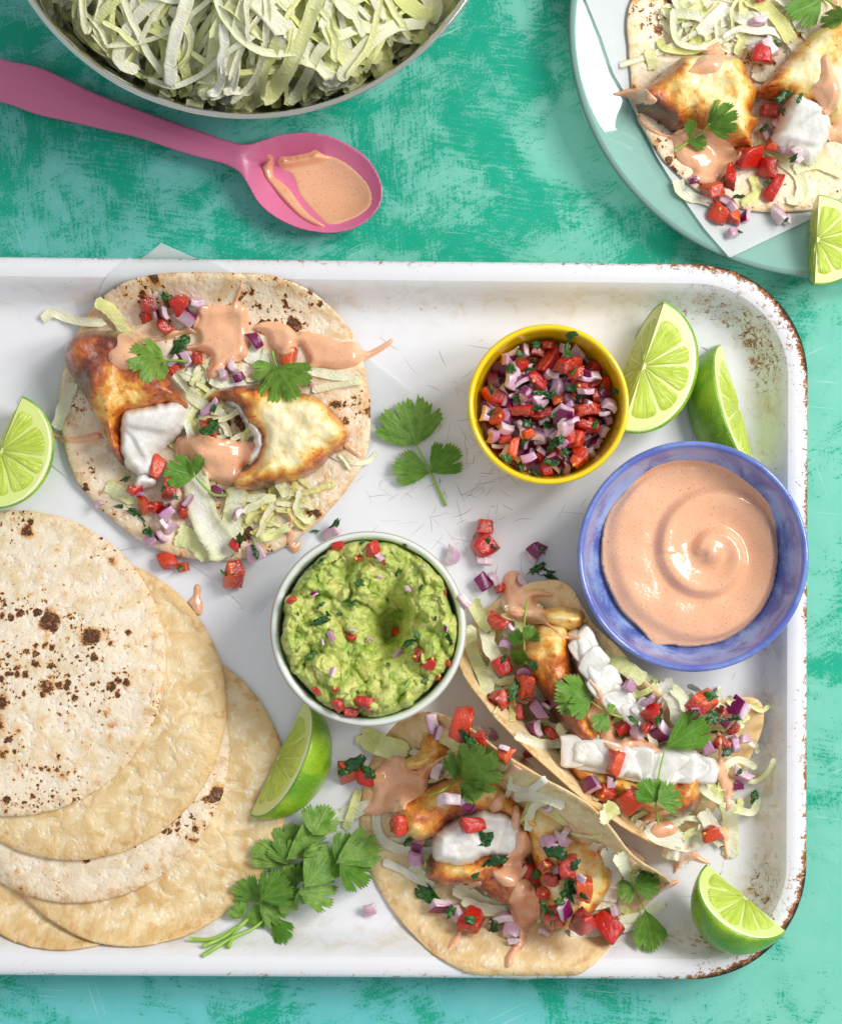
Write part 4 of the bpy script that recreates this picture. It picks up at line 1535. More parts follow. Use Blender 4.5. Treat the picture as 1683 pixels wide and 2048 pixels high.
# ------------------------------------------------------------------ glass plate
pc = W(1640, 55, 0.018)
PR = 0.1277 * (CAM_D - 0.018) / CAM_D
prof = [(0.004, 0.0012), (PR * 0.60, 0.0012), (PR * 0.68, 0.0022), (PR * 0.76, 0.0070), (PR * 0.97, 0.0152), (PR * 1.0, 0.0172), (PR * 0.998, 0.0190), (PR * 0.985, 0.0194), (PR * 0.955, 0.0180), (PR * 0.76, 0.0102), (PR * 0.68, 0.0055), (PR * 0.60, 0.0042), (0.004, 0.0042)]
o = lathe('glass_plate', pc, prof, MT['glass'], seg=160)
tag(o, 'pale aqua glass plate with wide sloping rim holding a taco', 'plate')
paper('baking_paper', [z2(*p) for p in ((130, -260), (230, 0), (330, 230), (400, 430), (480, 560), (640, 890), (780, 1120), (900, 1300), (1035, 1465), (1550, 1205), (1683, 1135), (1900, 1000), (1750, 200), (1500, -260))], 0.008, 'square of white baking paper under the taco on the glass plate', lift=0.0015)

TM = dict(
    top=m_tortilla('charred_tortilla', True, 0.85, 1, (234, 212, 174)),
    second=m_tortilla('plain_tortilla', False, 0.12, 2, (220, 186, 128)),
    third=m_tortilla('floury_spotted_tortilla', True, 0.55, 3, (230, 208, 172)),
    fourth=m_tortilla('golden_tortilla', False, 0.08, 4, (216, 180, 120)),
    fifth=m_tortilla('pale_golden_tortilla', False, 0.05, 5, (220, 186, 128)),
    opened=m_tortilla('spotted_tortilla', True, 0.70, 6, (224, 196, 154)),
    plate=m_tortilla('light_spotted_tortilla', True, 0.60, 7, (236, 216, 172)),
    taco=m_tortilla('soft_tortilla', False, 0.22, 8, (226, 196, 142)),
)
OP = [z2(510, 0), z2(482, 110), z2(486, 250), z2(498, 400), z2(510, 560), z2(545, 680), z2(605, 790), z2(680, 900), z2(765, 985), z2(860, 1065), z2(965, 1120), z2(1100, 1168), z2(1260, 1188), z2(1430, 1180), z2(1560, 1158), z2(1700, 1090), z2(1850, 980), z2(1980, 800), z2(2060, 600), z2(2090, 380), z2(2060, 120), z2(1960, -120), z2(1800, -320), z2(1560, -450), z2(1290, -490), z2(1000, -440), z2(760, -310), z2(600, -150)]
tortilla('tortilla', [W(*p, 0.012) for p in OP], TM['plate'], 'open corn tortilla lying on the glass plate', rad=0.010, und=0.0014)

# ------------------------------------------------------------------ baking paper and open tortilla in the tray
paper('baking_paper', [(320, 482), (372, 505), (472, 556), (600, 628), (740, 715), (826, 782), (700, 960), (600, 1110), (511, 1236), (430, 1160), (300, 1075), (190, 1000), (85, 915), (44, 862), (34, 800), (60, 765), (130, 685), (228, 560)], 0.006, 'translucent sheet of baking paper under the open taco in the tray')
OT = [(640, 175), (860, 175), (1050, 180), (1220, 230), (1340, 310), (1430, 420), (1480, 560), (1505, 720), (1505, 860), (1480, 980), (1420, 1080), (1330, 1190), (1230, 1290), (1100, 1370), (960, 1410), (800, 1420), (640, 1395), (500, 1340), (380, 1250), (280, 1160), (200, 1050), (150, 900), (130, 780), (135, 650), (170, 500), (240, 360), (340, 260), (460, 205)]
tortilla('tortilla', [W(*z3(*p), 0.007) for p in OT], TM['opened'], 'open corn tortilla lying on baking paper in the tray', seed=11, rad=0.008, und=0.0016, curl=0.0012)

# ------------------------------------------------------------------ tortilla stack, lowest first
for nm, (cx, cy, r), lab, zz in (
        ('fifth', (130, 1585, 307), 'golden tortilla at the very bottom of the stack', 0.006),
        ('fourth', (268, 1580, 307), 'golden tortilla second from the bottom of the stack', 0.008),
        ('third', (150, 1497, 308), 'floury tortilla with brown spots in the middle of the stack', 0.010),
        ('second', (145, 1413, 307), 'plain golden tortilla directly below the charred top one', 0.012),
        ('top', (25, 1325, 307), 'white floury tortilla with black char marks topping the stack', 0.014)):
    sd = {'top': 1, 'second': 2, 'third': 3, 'fourth': 4, 'fifth': 5}[nm]
    tortilla('tortilla', circle_px(cx, cy, r, zz), TM[nm], lab, seed=20 + sd, group='tortillas in the stack', rad=0.004, und=0.0010)

# ------------------------------------------------------------------ bowls
yz = 0.042
yc_ = W(1096, 808, yz); YR = 0.0405 * (CAM_D - yz) / CAM_D
prof = [(0.003, 0.0035), (YR * 0.62, 0.0035), (YR * 0.74, 0.006), (YR * 0.88, 0.016), (YR * 0.97, 0.032), (YR * 1.0, 0.039), (YR * 1.0, 0.0412), (YR * 0.985, 0.0424), (YR * 0.955, 0.0426), (YR * 0.93, 0.0415), (YR * 0.915, 0.038), (YR * 0.87, 0.022), (YR * 0.75, 0.012), (YR * 0.5, 0.009), (0.003, 0.009)]
o = lathe('salsa_bowl', yc_, prof, MT['yellow'], attrs={'rim': [0] * 5 + [0.5, 1, 1, 1, 1, 0.3] + [0] * 4})
tag(o, 'small glossy yellow bowl of chopped tomato salsa', 'bowl')

gz = 0.044
gc_ = W(736, 1257, gz); GR = 0.0487 * (CAM_D - gz) / CAM_D
root = empty('guacamole_bowl', (*gc_, 0.003))
prof = [(0.003, 0.0035), (GR * 0.70, 0.0035), (GR * 0.82, 0.007), (GR * 0.93, 0.018), (GR * 0.985, 0.034), (GR * 1.0, 0.0415), (GR * 0.995, 0.0433), (GR * 0.975, 0.0442), (GR * 0.945, 0.0440), (GR * 0.925, 0.042), (GR * 0.905, 0.032), (GR * 0.84, 0.016), (GR * 0.6, 0.009), (0.003, 0.009)]
lathe('body', gc_, prof, MT['white_glaze'], root, attrs={'rim': [0] * 5 + [0.3, 1, 1, 1, 0.2] + [0] * 4}, wob=0.004)
lathe('clay_rim_line', gc_, [(GR * 0.999, 0.0412), (GR * 1.004, 0.0420), (GR * 1.0015, 0.0433), (GR * 0.995, 0.0435)], MT['clay'], root, close=False, wob=0.004)
tag(root, 'round off-white stoneware bowl of chunky green guacamole', 'bowl')

uz = 0.046
uc = W(1385, 1112, uz); UR = 0.0578 * (CAM_D - uz) / CAM_D
prof = [(0.003, 0.0035), (UR * 0.52, 0.0035), (UR * 0.60, 0.007), (UR * 0.80, 0.020), (UR * 0.935, 0.036), (UR * 0.99, 0.0440), (UR * 1.0, 0.0460), (UR * 0.992, 0.0474), (UR * 0.972, 0.0478), (UR * 0.95, 0.0470), (UR * 0.925, 0.0425), (UR * 0.89, 0.036), (UR * 0.80, 0.025), (UR * 0.62, 0.015), (UR * 0.4, 0.010), (0.003, 0.009)]
o = lathe('sauce_bowl', uc, prof, MT['blue'], attrs={'rim': [0] * 5 + [0.7, 0.8, 0.7, 0.5, 0.8, 0.3] + [0] * 5})
tag(o, 'mottled blue stoneware bowl of swirled peach sauce', 'bowl')

# sauce in the blue bowl
PO = [(480, 318), (380, 420), (300, 520), (250, 650), (236, 850), (272, 1000), (360, 1180), (480, 1300), (560, 1390), (620, 1418), (700, 1418), (760, 1430), (860, 1430), (1050, 1390), (1230, 1270), (1350, 1100), (1402, 900), (1402, 720), (1340, 500), (1200, 350), (1000, 232), (780, 200), (600, 238)]
lev = 0.0275
S = spline(np.array([W(*zs(*p), lev) for p in PO]), 200, True)
XY, d, F = polygrid(S, 0.0007)
x, y = XY[:, 0], XY[:, 1]
c0 = np.array(W(*zs(960, 810), lev))
dx, dy = x - c0[0], y - c0[1]
r = np.hypot(dx, dy); th = np.arctan2(dy, dx)
ph = r / 0.0172 * (1 - 0.10 * r / 0.03) + th / (2 * math.pi)
fr_ = ph - np.floor(ph)
ridge = np.where(fr_ < 0.72, sstep(0.0, 0.72, fr_), 1 - sstep(0.72, 1.0, fr_))
amp = 0.0046 * sstep(0.001, 0.012, r) * (1 - 0.55 * sstep(0.020, 0.040, r)) * (0.75 + 0.5 * vn(th * 1.3 + 7, r * 60, 4))
z = lev + amp * (ridge - 0.5) + 0.0042 * np.exp(-(r / 0.0062) ** 2) + 0.0009 * fbm(x * 70, y * 70, 5, 2)
dd = np.hypot(x - W(*zs(930, 830), lev)[0] + 0.002, y - W(*zs(930, 830), lev)[1])
z -= 0.0016 * np.exp(-(dd / 0.0022) ** 2)
e_ = sstep(0.0, 0.004, d)
wallz = blur_window(x.min(), x.max(), y.min(), y.max(), 0.001)(x, y)
z = np.maximum(wallz + 0.0002, (lev - 0.0012) * (1 - e_) + z * e_)
z = np.where(d <= 0, wallz - 0.0006, z)
o = mk('sauce_pool', np.column_stack([XY, z]), F, MT['sauce'])
tag(o, 'smooth swirled pool of peach sauce in the blue bowl', 'sauce')

# ------------------------------------------------------------------ guacamole
a = np.linspace(0, 2 * math.pi, 120, endpoint=False)
rr = GR * (0.912 + 0.020 * fbm(np.cos(a) * 6, np.sin(a) * 6, 3, 3) - 0.03 * (vn(np.cos(a) * 3, np.sin(a) * 3, 8) > 0.62))
S = np.column_stack([gc_[0] + rr * np.cos(a), gc_[1] + rr * np.sin(a)])
XY, d, F = polygrid(S, 0.00045)
x, y = XY[:, 0], XY[:, 1]
wx = x + 0.0032 * fbm(x * 130, y * 130, 2, 3); wy = y + 0.0032 * fbm(x * 130 + 9, y * 130, 3, 3)
l1, i1 = worley(wx, wy, 0.0125, 4); l2, i2 = worley(wx, wy, 0.0056, 5); l3, i3 = worley(wx, wy, 0.0022, 6); l4, i4 = worley(x, y, 0.00105, 7)
cap = lambda q: np.sqrt(np.clip(1 - q * q, 0, 1))
z = 0.0405 + 0.017 * (cap(l1 * 0.99) - 0.62) * (0.5 + i1) + 0.0085 * (cap(l2) - 0.6) * (0.2 + 1.3 * i2) + 0.0024 * (cap(l3) - 0.5) * (0.2 + 1.2 * i3) + 0.0003 * cap(l4)
pit = np.array(W(*z5(905, 900), 0.03)); pit2 = np.array(W(*z5(690, 1130), 0.03)); pit3 = np.array(W(*z5(960, 700), 0.03))
z -= 0.034 * np.exp(-(((x - pit[0]) / 0.0090) ** 2 + ((y - pit[1]) / 0.012) ** 2))
z -= 0.007 * np.exp(-(((x - pit2[0]) / 0.013) ** 2 + ((y - pit2[1]) / 0.008) ** 2))
z -= 0.008 * np.exp(-(((x - pit3[0]) / 0.006) ** 2 + ((y - pit3[1]) / 0.010) ** 2))
gm = np.exp(-(((x - pit2[0] - 0.004) / 0.016) ** 2 + ((y - pit2[1]) / 0.012) ** 2))
z += 0.0011 * gm * np.sin((x * 0.8 + y * 0.45) / 0.0019 * 1.5 + 2 * fbm(x * 120, y * 120, 9))
e_ = np.clip(d / 0.006, 0, 1)
z = z - 0.013 * (1 - np.sqrt(1 - (1 - e_) ** 2))
o = mk('guacamole', np.column_stack([XY, z]), F, MT['guac'])
tag(o, 'lumpy mashed avocado guacamole heaped in the off-white bowl', 'guacamole')
GG = 'chopped bits in the guacamole'
for (X, Y, s, as_) in ((690, 410, 70, 1.8), (225, 700, 80, 1.6), (1110, 1100, 80, 1.2), (1190, 1150, 90, 1.6), (1245, 1240, 50, 1.4), (550, 1430, 100, 1.4), (730, 1420, 160, 0.5), (640, 1480, 110, .8), (400, 1340, 70, 1.3), (640, 960, 70, 1.2), (525, 1330, 40, 1), (790, 350, 110, 1), (550, 330, 90, .6), (870, 440, 40, 1.2), (950, 920, 70, 1.2), (1290, 650, 45, .7), (1310, 1140, 60, 1)):
    chunk('tomato', *z5(X, Y), s / 3.506 * 1.15, 'red tomato bit half buried in the guacamole', GG, sink=0.75, asp=(1, min(1, as_), 0.6))
for (X, Y, s) in ((380, 660, 80), (500, 960, 110), (510, 1205, 110), (830, 400, 100), (1140, 470, 60), (1040, 630, 90), (650, 910, 70), (960, 1080, 110), (1300, 900, 60), (840, 540, 70), (770, 980, 70), (440, 1000, 60)):
    chunk('onion', *z5(X, Y), s / 3.506 * 1.0, 'purple onion bit half buried in the guacamole', GG, sink=0.7, asp=(1, 0.5, 0.35))
for (X, Y, s, asp) in ((430, 430, 80, .4), (700, 590, 80, .5), (620, 720, 120, .3), (420, 745, 100, .3), (420, 860, 150, .45), (480, 800, 60, .5), (560, 800, 60, .6), (360, 1090, 130, .3), (960, 510, 80, .7), (1010, 320, 50, .5), (1160, 1270, 60, .8), (1130, 610, 60, .4), (1230, 830, 60, .4), (1050, 1000, 120, .6), (720, 300, 60, .5), (1330, 980, 100, .6), (1100, 950, 120, .4), (900, 1150, 50, .5), (270, 800, 50, .4), (690, 1350, 50, .4)):
    flake(*z5(X, Y), s / 3.506 * 1.15, 'green cilantro flake stirred into the guacamole', GG, asp=asp)

# ------------------------------------------------------------------ salsa in the yellow bowl
yy, xx = np.mgrid[0:HNY, 0:HNX]
wx = HX0 + xx * HR; wy = HY0 + yy * HR
rq = np.hypot(wx - yc_[0], wy - yc_[1]) / YR
HM[rq < 0.86] = np.maximum(HM[rq < 0.86], 0.0215 - 0.003 * rq[rq < 0.86] ** 2)
ca = np.linspace(0, 2 * math.pi, 72, endpoint=False)
XY, d, F = polygrid(np.column_stack([yc_[0] + YR * 0.83 * np.cos(ca), yc_[1] + YR * 0.83 * np.sin(ca)]), 0.0012)
o = mk('salsa_juice', np.column_stack([XY, 0.0195 + 0.0012 * fbm(XY[:, 0] * 180, XY[:, 1] * 180, 2, 2) * (d > 0)]), F, MT['juice'], solid=False)
tag(o, 'dark red tomato juice pooled between the salsa dice in the yellow bowl', 'juice')
GS = 'chopped salsa in the yellow bowl'
ST = [(470, 260, 60), (630, 205, 55), (630, 290, 130, .45, 1.1), (705, 310, 110), (440, 415, 95), (450, 490, 70), (545, 470, 90, .6, 0), (610, 480, 80, .5, .2), (790, 325, 75), (770, 470, 110, .45, .2), (775, 520, 90), (510, 600, 95, .45, 1.3), (745, 620, 120, .4, -1.2), (625, 690, 60), (740, 570, 70), (535, 310, 60), (590, 365, 100, .5, -.7), (745, 390, 60), (700, 650, 50), (800, 420, 60), (840, 370, 60), (560, 550, 50), (670, 430, 60), (480, 570, 55), (760, 690, 50), (590, 265, 50)]
SO = [(450, 300, 80), (420, 345, 70), (500, 265, 60), (540, 240, 60), (500, 365, 60), (405, 485, 65), (665, 385, 80), (600, 430, 70), (690, 480, 80), (600, 560, 80), (690, 530, 75), (765, 400, 60), (770, 355, 50), (830, 415, 60), (860, 460, 65), (855, 505, 60), (840, 545, 55), (810, 585, 60), (485, 535, 65), (535, 520, 60), (560, 640, 75), (650, 640, 60), (700, 680, 65), (420, 570, 60), (700, 230, 60), (740, 255, 70), (690, 590, 55), (640, 340, 55), (555, 410, 60), (720, 505, 50), (440, 250, 50), (780, 620, 50), (620, 505, 55), (460, 600, 55), (505, 420, 45), (830, 480, 45), (610, 610, 50), (660, 560, 45)]
SH = [(530, 265, 50), (580, 290, 40), (700, 265, 80), (590, 240, 50), (430, 390, 60), (640, 415, 80), (600, 405, 50), (520, 430, 45), (720, 330, 45), (720, 395, 60), (560, 520, 55), (650, 485, 40), (630, 525, 60), (650, 595, 70), (640, 650, 80), (690, 615, 60), (550, 580, 50), (485, 640, 65), (540, 670, 50), (430, 475, 35), (820, 390, 40), (500, 320, 50), (710, 210, 60), (600, 460, 60), (560, 325, 45), (735, 430, 60), (580, 690, 50), (680, 570, 40), (800, 520, 40), (870, 400, 40)]
for k in range(95):
    t = rnd.uniform(0, 6.28); q = YR * 0.76 * math.sqrt(rnd.random())
    kind = rnd.choice(['tomato', 'onion', 'onion'])
    chunk(kind, 0, 0, rnd.uniform(28, 44), ('red tomato dice' if kind == 'tomato' else 'lilac onion dice') + ' in the yellow salsa bowl', GS, world=(yc_[0] + q * math.cos(t), yc_[1] + q * math.sin(t)), sink=0.5)
mixed = [('tomato', s) for s in ST] + [('onion', s) for s in SO]
rnd.shuffle(mixed)
for kind, s in mixed:
    kw = dict(asp=(1, s[3], 0.5), rot=s[4]) if len(s) > 3 else {}
    chunk(kind, *z4(s[0], s[1]), s[2] / 1.7847 * 1.12, ('red tomato dice' if kind == 'tomato' else 'lilac onion dice') + ' in the yellow salsa bowl', GS, sink=0.55, inside=(yc_, YR * 0.77), **kw)
for s in SH:
    flake(*z4(s[0], s[1]), s[2] / 1.7847 * 1.1, 'green cilantro flake in the yellow salsa bowl', GS)


def bits(cv, s, tomato, onion, herb, place, group):
    al = [('tomato', b) for b in tomato] + [('onion', b) for b in onion]
    rnd.shuffle(al)
    for kind, b in al:
        kw = {}
        if len(b) > 3: kw['asp'] = (1, b[3], 0.55)
        if len(b) > 4: kw['rot'] = b[4]
        if len(b) > 5: kw['skin_up'] = b[5]
        chunk(kind, *cv(b[0], b[1]), b[2] / s * 1.08, ('red tomato dice ' if kind == 'tomato' else 'purple red onion dice ') + place, group, **kw)
    for b in herb:
        flake(*cv(b[0], b[1]), b[2] / s * 1.1, 'dark green chopped cilantro flake ' + place, group, asp=b[3] if len(b) > 3 else None, rot=b[4] if len(b) > 4 else None)


def fill(poly, cv, level):
    P = np.array([W(*cv(*p), level) for p in poly])
    x0, y0 = P.min(0); x1, y1 = P.max(0)
    ya, xa = hidx(np.array(x0), np.array(y0)); yb, xb = hidx(np.array(x1), np.array(y1))
    yy, xx = np.mgrid[ya:yb + 1, xa:xb + 1]
    wx = HX0 + xx * HR; wy = HY0 + yy * HR
    ins = in_poly(P, wx, wy)
    sub = HM[ya:yb + 1, xa:xb + 1]
    sub[ins] = np.maximum(sub[ins], level)
    return P


def bed(P, n, label, group, seed, Lr=(0.018, 0.045), mat=None, wr=(0.0025, 0.0060)):
    R = random.Random(seed)
    under = []
    x0, y0 = P.min(0); x1, y1 = P.max(0)
    for k in range(n):
        for _ in range(50):
            x = R.uniform(x0, x1); y = R.uniform(y0, y1)
            if in_poly(P, np.array([x]), np.array([y]))[0]: break
        L = R.uniform(*Lr); a = R.uniform(0, math.pi); bend = R.gauss(0, 0.5)
        Q = []
        for t in (-0.5, -0.17, 0.17, 0.5):
            Q.append((x + L * t * math.cos(a + bend * t * 2), y + L * t * math.sin(a + bend * t * 2)))
        ok = in_poly(P, np.array([q[0] for q in Q]), np.array([q[1] for q in Q]))
        Q = [q if k_ else ((q[0] + x) / 2, (q[1] + y) / 2) for q, k_ in zip(Q, ok)]
        ribbon(Q, R.uniform(*wr), label, group, mat=mat, ruffle=R.uniform(0.2, 0.6), twist=R.uniform(0.2, 0.6), seed=R.randint(0, 9999), wob=0.001, into=under if k < n * 0.55 else None)
    if under:
        join_bed(under, 'tangled lettuce mass ' + label.split('shred ')[1], mat or 'lettuce')


# ================================================================== open taco in the tray
PL = 'on the open taco in the tray'; GP = 'toppings of the open taco in the tray'
LL = 'pale lettuce shred ' + PL
fill([(640, 590), (760, 600), (960, 640), (980, 900), (900, 1000), (680, 960), (640, 850), (700, 740)], z3, 0.0085)
P = np.array([W(*z3(*p), 0.009) for p in ((620, 570), (780, 560), (980, 620), (1000, 900), (900, 1020), (640, 960), (620, 850), (680, 720))])
bed(P, 36, LL, GP, 3, wr=(0.0018, 0.0048))
P = np.array([W(*z3(*p), 0.007) for p in ((930, 1100), (1100, 1060), (1300, 1060), (1360, 1120), (1250, 1230), (1100, 1330), (980, 1320), (940, 1200))])
bed(P, 20, 'yellow frilly lettuce shred ' + PL, GP, 4, Lr=(0.012, 0.030), mat='lettuce_frill', wr=(0.0020, 0.0042))
bed(P, 6, 'white lettuce shred mixed into the frilly lettuce ' + PL, GP, 14, Lr=(0.012, 0.030))
for pts, w, kw in (
        ([(60, 360), (100, 325), (160, 345), (250, 365), (340, 372)], 42, {}), ([(300, 280), (350, 305), (395, 360), (430, 420)], 55, {}), ([(190, 630), (160, 720), (125, 840)], 55, {}),
        ([(650, 1305), (720, 1330), (800, 1405)], 90, {}), ([(920, 1105), (910, 1200), (890, 1310)], 95, {'rib': 0.8}), ([(1230, 580), (1340, 600), (1475, 622)], 42, {}), ([(1250, 665), (1380, 640), (1475, 625)], 32, {}),
        ([(1310, 940), (1420, 985), (1490, 985), (1540, 940)], 22, {}), ([(1370, 950), (1400, 980), (1420, 1018)], 20, {}), ([(340, 1085), (420, 1130), (490, 1150)], 62, {}), ([(640, 600), (700, 680), (780, 740), (860, 760)], 50, {}),
        ([(800, 610), (880, 640), (960, 640)], 60, {'rib': .9}), ([(960, 500), (1010, 520), (1060, 540)], 80, {'rib': .9}), ([(720, 1020), (760, 1190), (800, 1280), (850, 1345), (872, 1412)], 135, {'rib': 1.0, 'ruffle': 0.3, 'thick': 0.0011})):
    shred(z3, pts, w, LL, GP, 2.2145, twist=0.2, **kw)
bits(z3, 2.2145, [(530, 290, 85), (665, 285, 95), (510, 345, 70), (600, 385, 85)], [(740, 275, 80), (600, 325, 80), (690, 345, 130, .35, -.7), (560, 330, 60)], [(600, 255, 60)], PL, GP)
fish('deep golden brown battered fish with torn white end on the open tray taco',
     [(140, 490), (160, 430), (220, 395), (330, 385), (430, 405), (520, 470), (620, 590), (680, 665), (700, 765), (660, 738), (600, 738), (560, 752), (510, 760), (450, 768), (412, 805), (405, 870), (412, 950), (402, 992), (372, 968), (340, 920), (310, 830), (280, 780), (250, 720), (190, 620), (150, 560)],
     [[(400, 760), (450, 740), (560, 715), (660, 705), (704, 745), (692, 800), (640, 862), (560, 940), (545, 975), (552, 1030), (520, 1048), (470, 1040), (440, 1018), (405, 985), (385, 900)], [(470, 1030), (530, 1040), (552, 1062), (520, 1088), (440, 1102), (455, 1060)]],
     0.025, brown=0.60, edge=0.18, spots=[(330, 500, 110, 0.10), (440, 560, 70, 0.25), (190, 440, 60, 0.05), (520, 700, 90, -0.12), (330, 740, 70, -.22), (460, 700, 60, -0.1)], cv=z3, flesh_drop=0.006, seed=1)
fish('pale cream battered fish with golden edges on the open tray taco',
     [(770, 695), (830, 650), (920, 635), (1030, 630), (1090, 655), (1230, 670), (1290, 700), (1350, 760), (1412, 850), (1390, 912), (1330, 950), (1280, 1000), (1220, 1040), (1130, 1072), (1020, 1100), (930, 1102), (890, 1082), (902, 1040), (960, 1002), (1002, 950), (1012, 880), (1000, 838), (960, 820), (940, 780), (920, 742), (860, 710), (810, 712)],
     [[(850, 706), (920, 700), (960, 760), (1000, 800), (1040, 850), (1040, 930), (990, 985), (962, 992), (958, 950), (985, 900), (962, 838), (935, 795), (915, 750)]],
     0.021, brown=0.0, edge=0.62, spots=[(1000, 670, 90, 0.38), (860, 670, 60, 0.35), (1050, 1075, 90, 0.4), (1230, 960, 60, 0.25), (1150, 780, 120, -.1)], cv=z3, flesh_drop=0.007, sag=0.3, seed=2)
bits(z3, 2.2145, [(1145, 525, 95), (750, 525, 70), (640, 575, 70), (570, 1010, 120, .6, 1.1, True), (630, 1100, 125), (510, 1175, 90), (555, 1185, 70), (680, 1205, 75), (460, 1110, 65), (905, 1350, 65), (790, 840, 110)],
     [(690, 525, 95), (640, 540, 70), (900, 560, 85), (920, 610, 65, .8, .5, True), (850, 600, 65), (1000, 450, 100), (800, 745, 95), (1245, 625, 70), (610, 1205, 100), (700, 1155, 80), (620, 1270, 80), (590, 1315, 80), (540, 1330, 70, .8, .6, True), (930, 1215, 70), (1000, 1385, 95, .9, .4), (490, 1120, 60), (830, 1120, 80), (600, 1260, 60)],
     [(665, 460, 125, .7), (815, 745, 60), (800, 835, 115, .7), (870, 890, 60), (645, 1140, 50), (470, 1215, 150, .25, -.7), (530, 1295, 70), (930, 1340, 130, .3, 1.2), (1000, 1380, 75), (595, 1100, 40), (420, 1060, 60, .4), (400, 1180, 50, .4)], PL, GP)
for lab, poly, T in (
        ('big square dollop of peach sauce between the fish on the open tray taco', [(740, 310), (800, 292), (890, 285), (912, 240), (925, 210), (942, 200), (935, 235), (920, 280), (958, 300), (970, 350), (965, 420), (970, 480), (960, 520), (920, 540), (880, 545), (850, 580), (820, 615), (778, 610), (778, 580), (800, 540), (790, 510), (740, 492), (700, 488), (690, 470), (738, 452), (735, 420), (720, 390), (735, 350)], 3.4),
        ('peach sauce splash running over the brown fish on the open tray taco', [(350, 500), (385, 470), (390, 430), (430, 410), (480, 425), (530, 430), (590, 430), (640, 400), (690, 385), (738, 405), (735, 418), (700, 415), (660, 422), (620, 442), (560, 452), (500, 462), (482, 500), (470, 540), (440, 575), (400, 575), (355, 540)], 2.2),
        ('long peach sauce streak ending in a pointed tip off the open tray taco', [(985, 395), (1020, 365), (1080, 360), (1140, 375), (1180, 410), (1200, 405), (1260, 410), (1320, 430), (1380, 450), (1440, 450), (1470, 480), (1500, 490), (1560, 460), (1605, 435), (1600, 462), (1540, 505), (1480, 535), (1440, 560), (1360, 575), (1290, 565), (1225, 570), (1225, 530), (1200, 475), (1178, 470), (1170, 495), (1120, 512), (1090, 500), (1060, 470), (1050, 430), (1020, 408)], 3.0),
        ('rounded peach sauce dollop beside the broken fish on the open tray taco', [(640, 920), (650, 880), (690, 860), (730, 865), (770, 850), (800, 870), (860, 880), (920, 890), (985, 895), (985, 960), (940, 1020), (895, 1085), (840, 1080), (780, 1050), (745, 1000), (700, 990), (650, 980)], 3.2),
        ('thin peach sauce trickle running off the edge beside the brown fish', [(60, 840), (80, 838), (110, 852), (200, 872), (300, 850), (312, 880), (240, 900), (150, 900), (110, 878), (75, 862)], 2.0),
        ('narrow peach sauce drip over the frilly lettuce on the open tray taco', [(1138, 1212), (1158, 1210), (1166, 1250), (1160, 1280), (1172, 1305), (1168, 1338), (1197, 1332), (1196, 1368), (1170, 1390), (1145, 1372), (1135, 1330), (1142, 1290), (1148, 1262)], 1.8),
        ('short peach sauce drip below the cream fish on the open tray taco', [(1392, 900), (1420, 903), (1475, 948), (1482, 968), (1450, 966), (1400, 928)], 1.5),
        ('small peach sauce drip between the tortilla stack and baking paper', [z for z in ((728, 1530), (745, 1522), (760, 1540), (756, 1580), (768, 1610), (762, 1660), (735, 1655), (715, 1625), (700, 1600), (722, 1570))], 1.8)):
    sauce(lab, poly, T, z3, seed=len(lab))
sprig('single cilantro leaf on the brown fish of the open tray taco', z3, [[(702, 542), (650, 538), (600, 540)]], [((605, 535), (440, 560), 1.25, 5, 1.5)])
sprig('two cilantro leaves above the cream fish of the open tray taco', z3, [[(1075, 495), (1082, 530), (1095, 565)]], [((1095, 560), (990, 610), 0.7, 3), ((1098, 565), (1180, 710), 1.05, 5)])
sprig('cilantro leaf pair with curled stem below the sauce on the open tray taco', z3, [[(880, 1132), (820, 1130), (775, 1095), (738, 1052)]], [((735, 1050), (605, 1010), 0.85, 3), ((738, 1050), (755, 955), 0.45, 3)])

# ================================================================== plate taco
PL = 'on the taco on the glass plate'; GP = 'toppings of the taco on the glass plate'
LL = 'pale lettuce shred ' + PL
P = np.array([W(*z2(*p), 0.012) for p in ((680, 20), (900, -40), (1300, -60), (1500, 60), (1480, 200), (1300, 280), (1050, 270), (760, 290), (660, 220))])
bed(P, 30, LL, GP, 5, Lr=(0.015, 0.05), wr=(0.0018, 0.0055))
for pts, w, kw in (([(440, 375), (600, 320), (760, 250), (870, 185)], 34, {'rib': 1}), ([(660, 225), (700, 275), (850, 285), (960, 240)], 45, {}), ([(600, 290), (620, 345), (625, 395)], 60, {}),
                   ([(1020, 220), (1100, 170), (1200, 180), (1300, 180), (1390, 250), (1420, 300)], 40, {}), ([(1140, 10), (1240, 40), (1320, 120), (1400, 240)], 75, {}), ([(1330, -20), (1400, 60), (1470, 180)], 90, {'rib': 1}),
                   ([(740, 60), (740, 180), (780, 250), (900, 270), (1000, 230)], 40, {}), ([(1330, 900), (1420, 960), (1455, 1050), (1430, 1120), (1370, 1120)], 60, {}), ([(1410, 950), (1540, 915), (1690, 975)], 70, {}), ([(1200, 800), (1300, 860), (1380, 900)], 60, {}),
                   ([(760, 1010), (800, 1090), (960, 1135)], 62, {}), ([(1180, 990), (1200, 1080), (1120, 1150)], 52, {}), ([(1040, 40), (960, 110), (880, 200)], 70, {'rib': .8}), ([(1180, 400), (1240, 420), (1290, 380)], 90, {})):
    shred(z2, pts, w, LL, GP, 2.791, **kw)
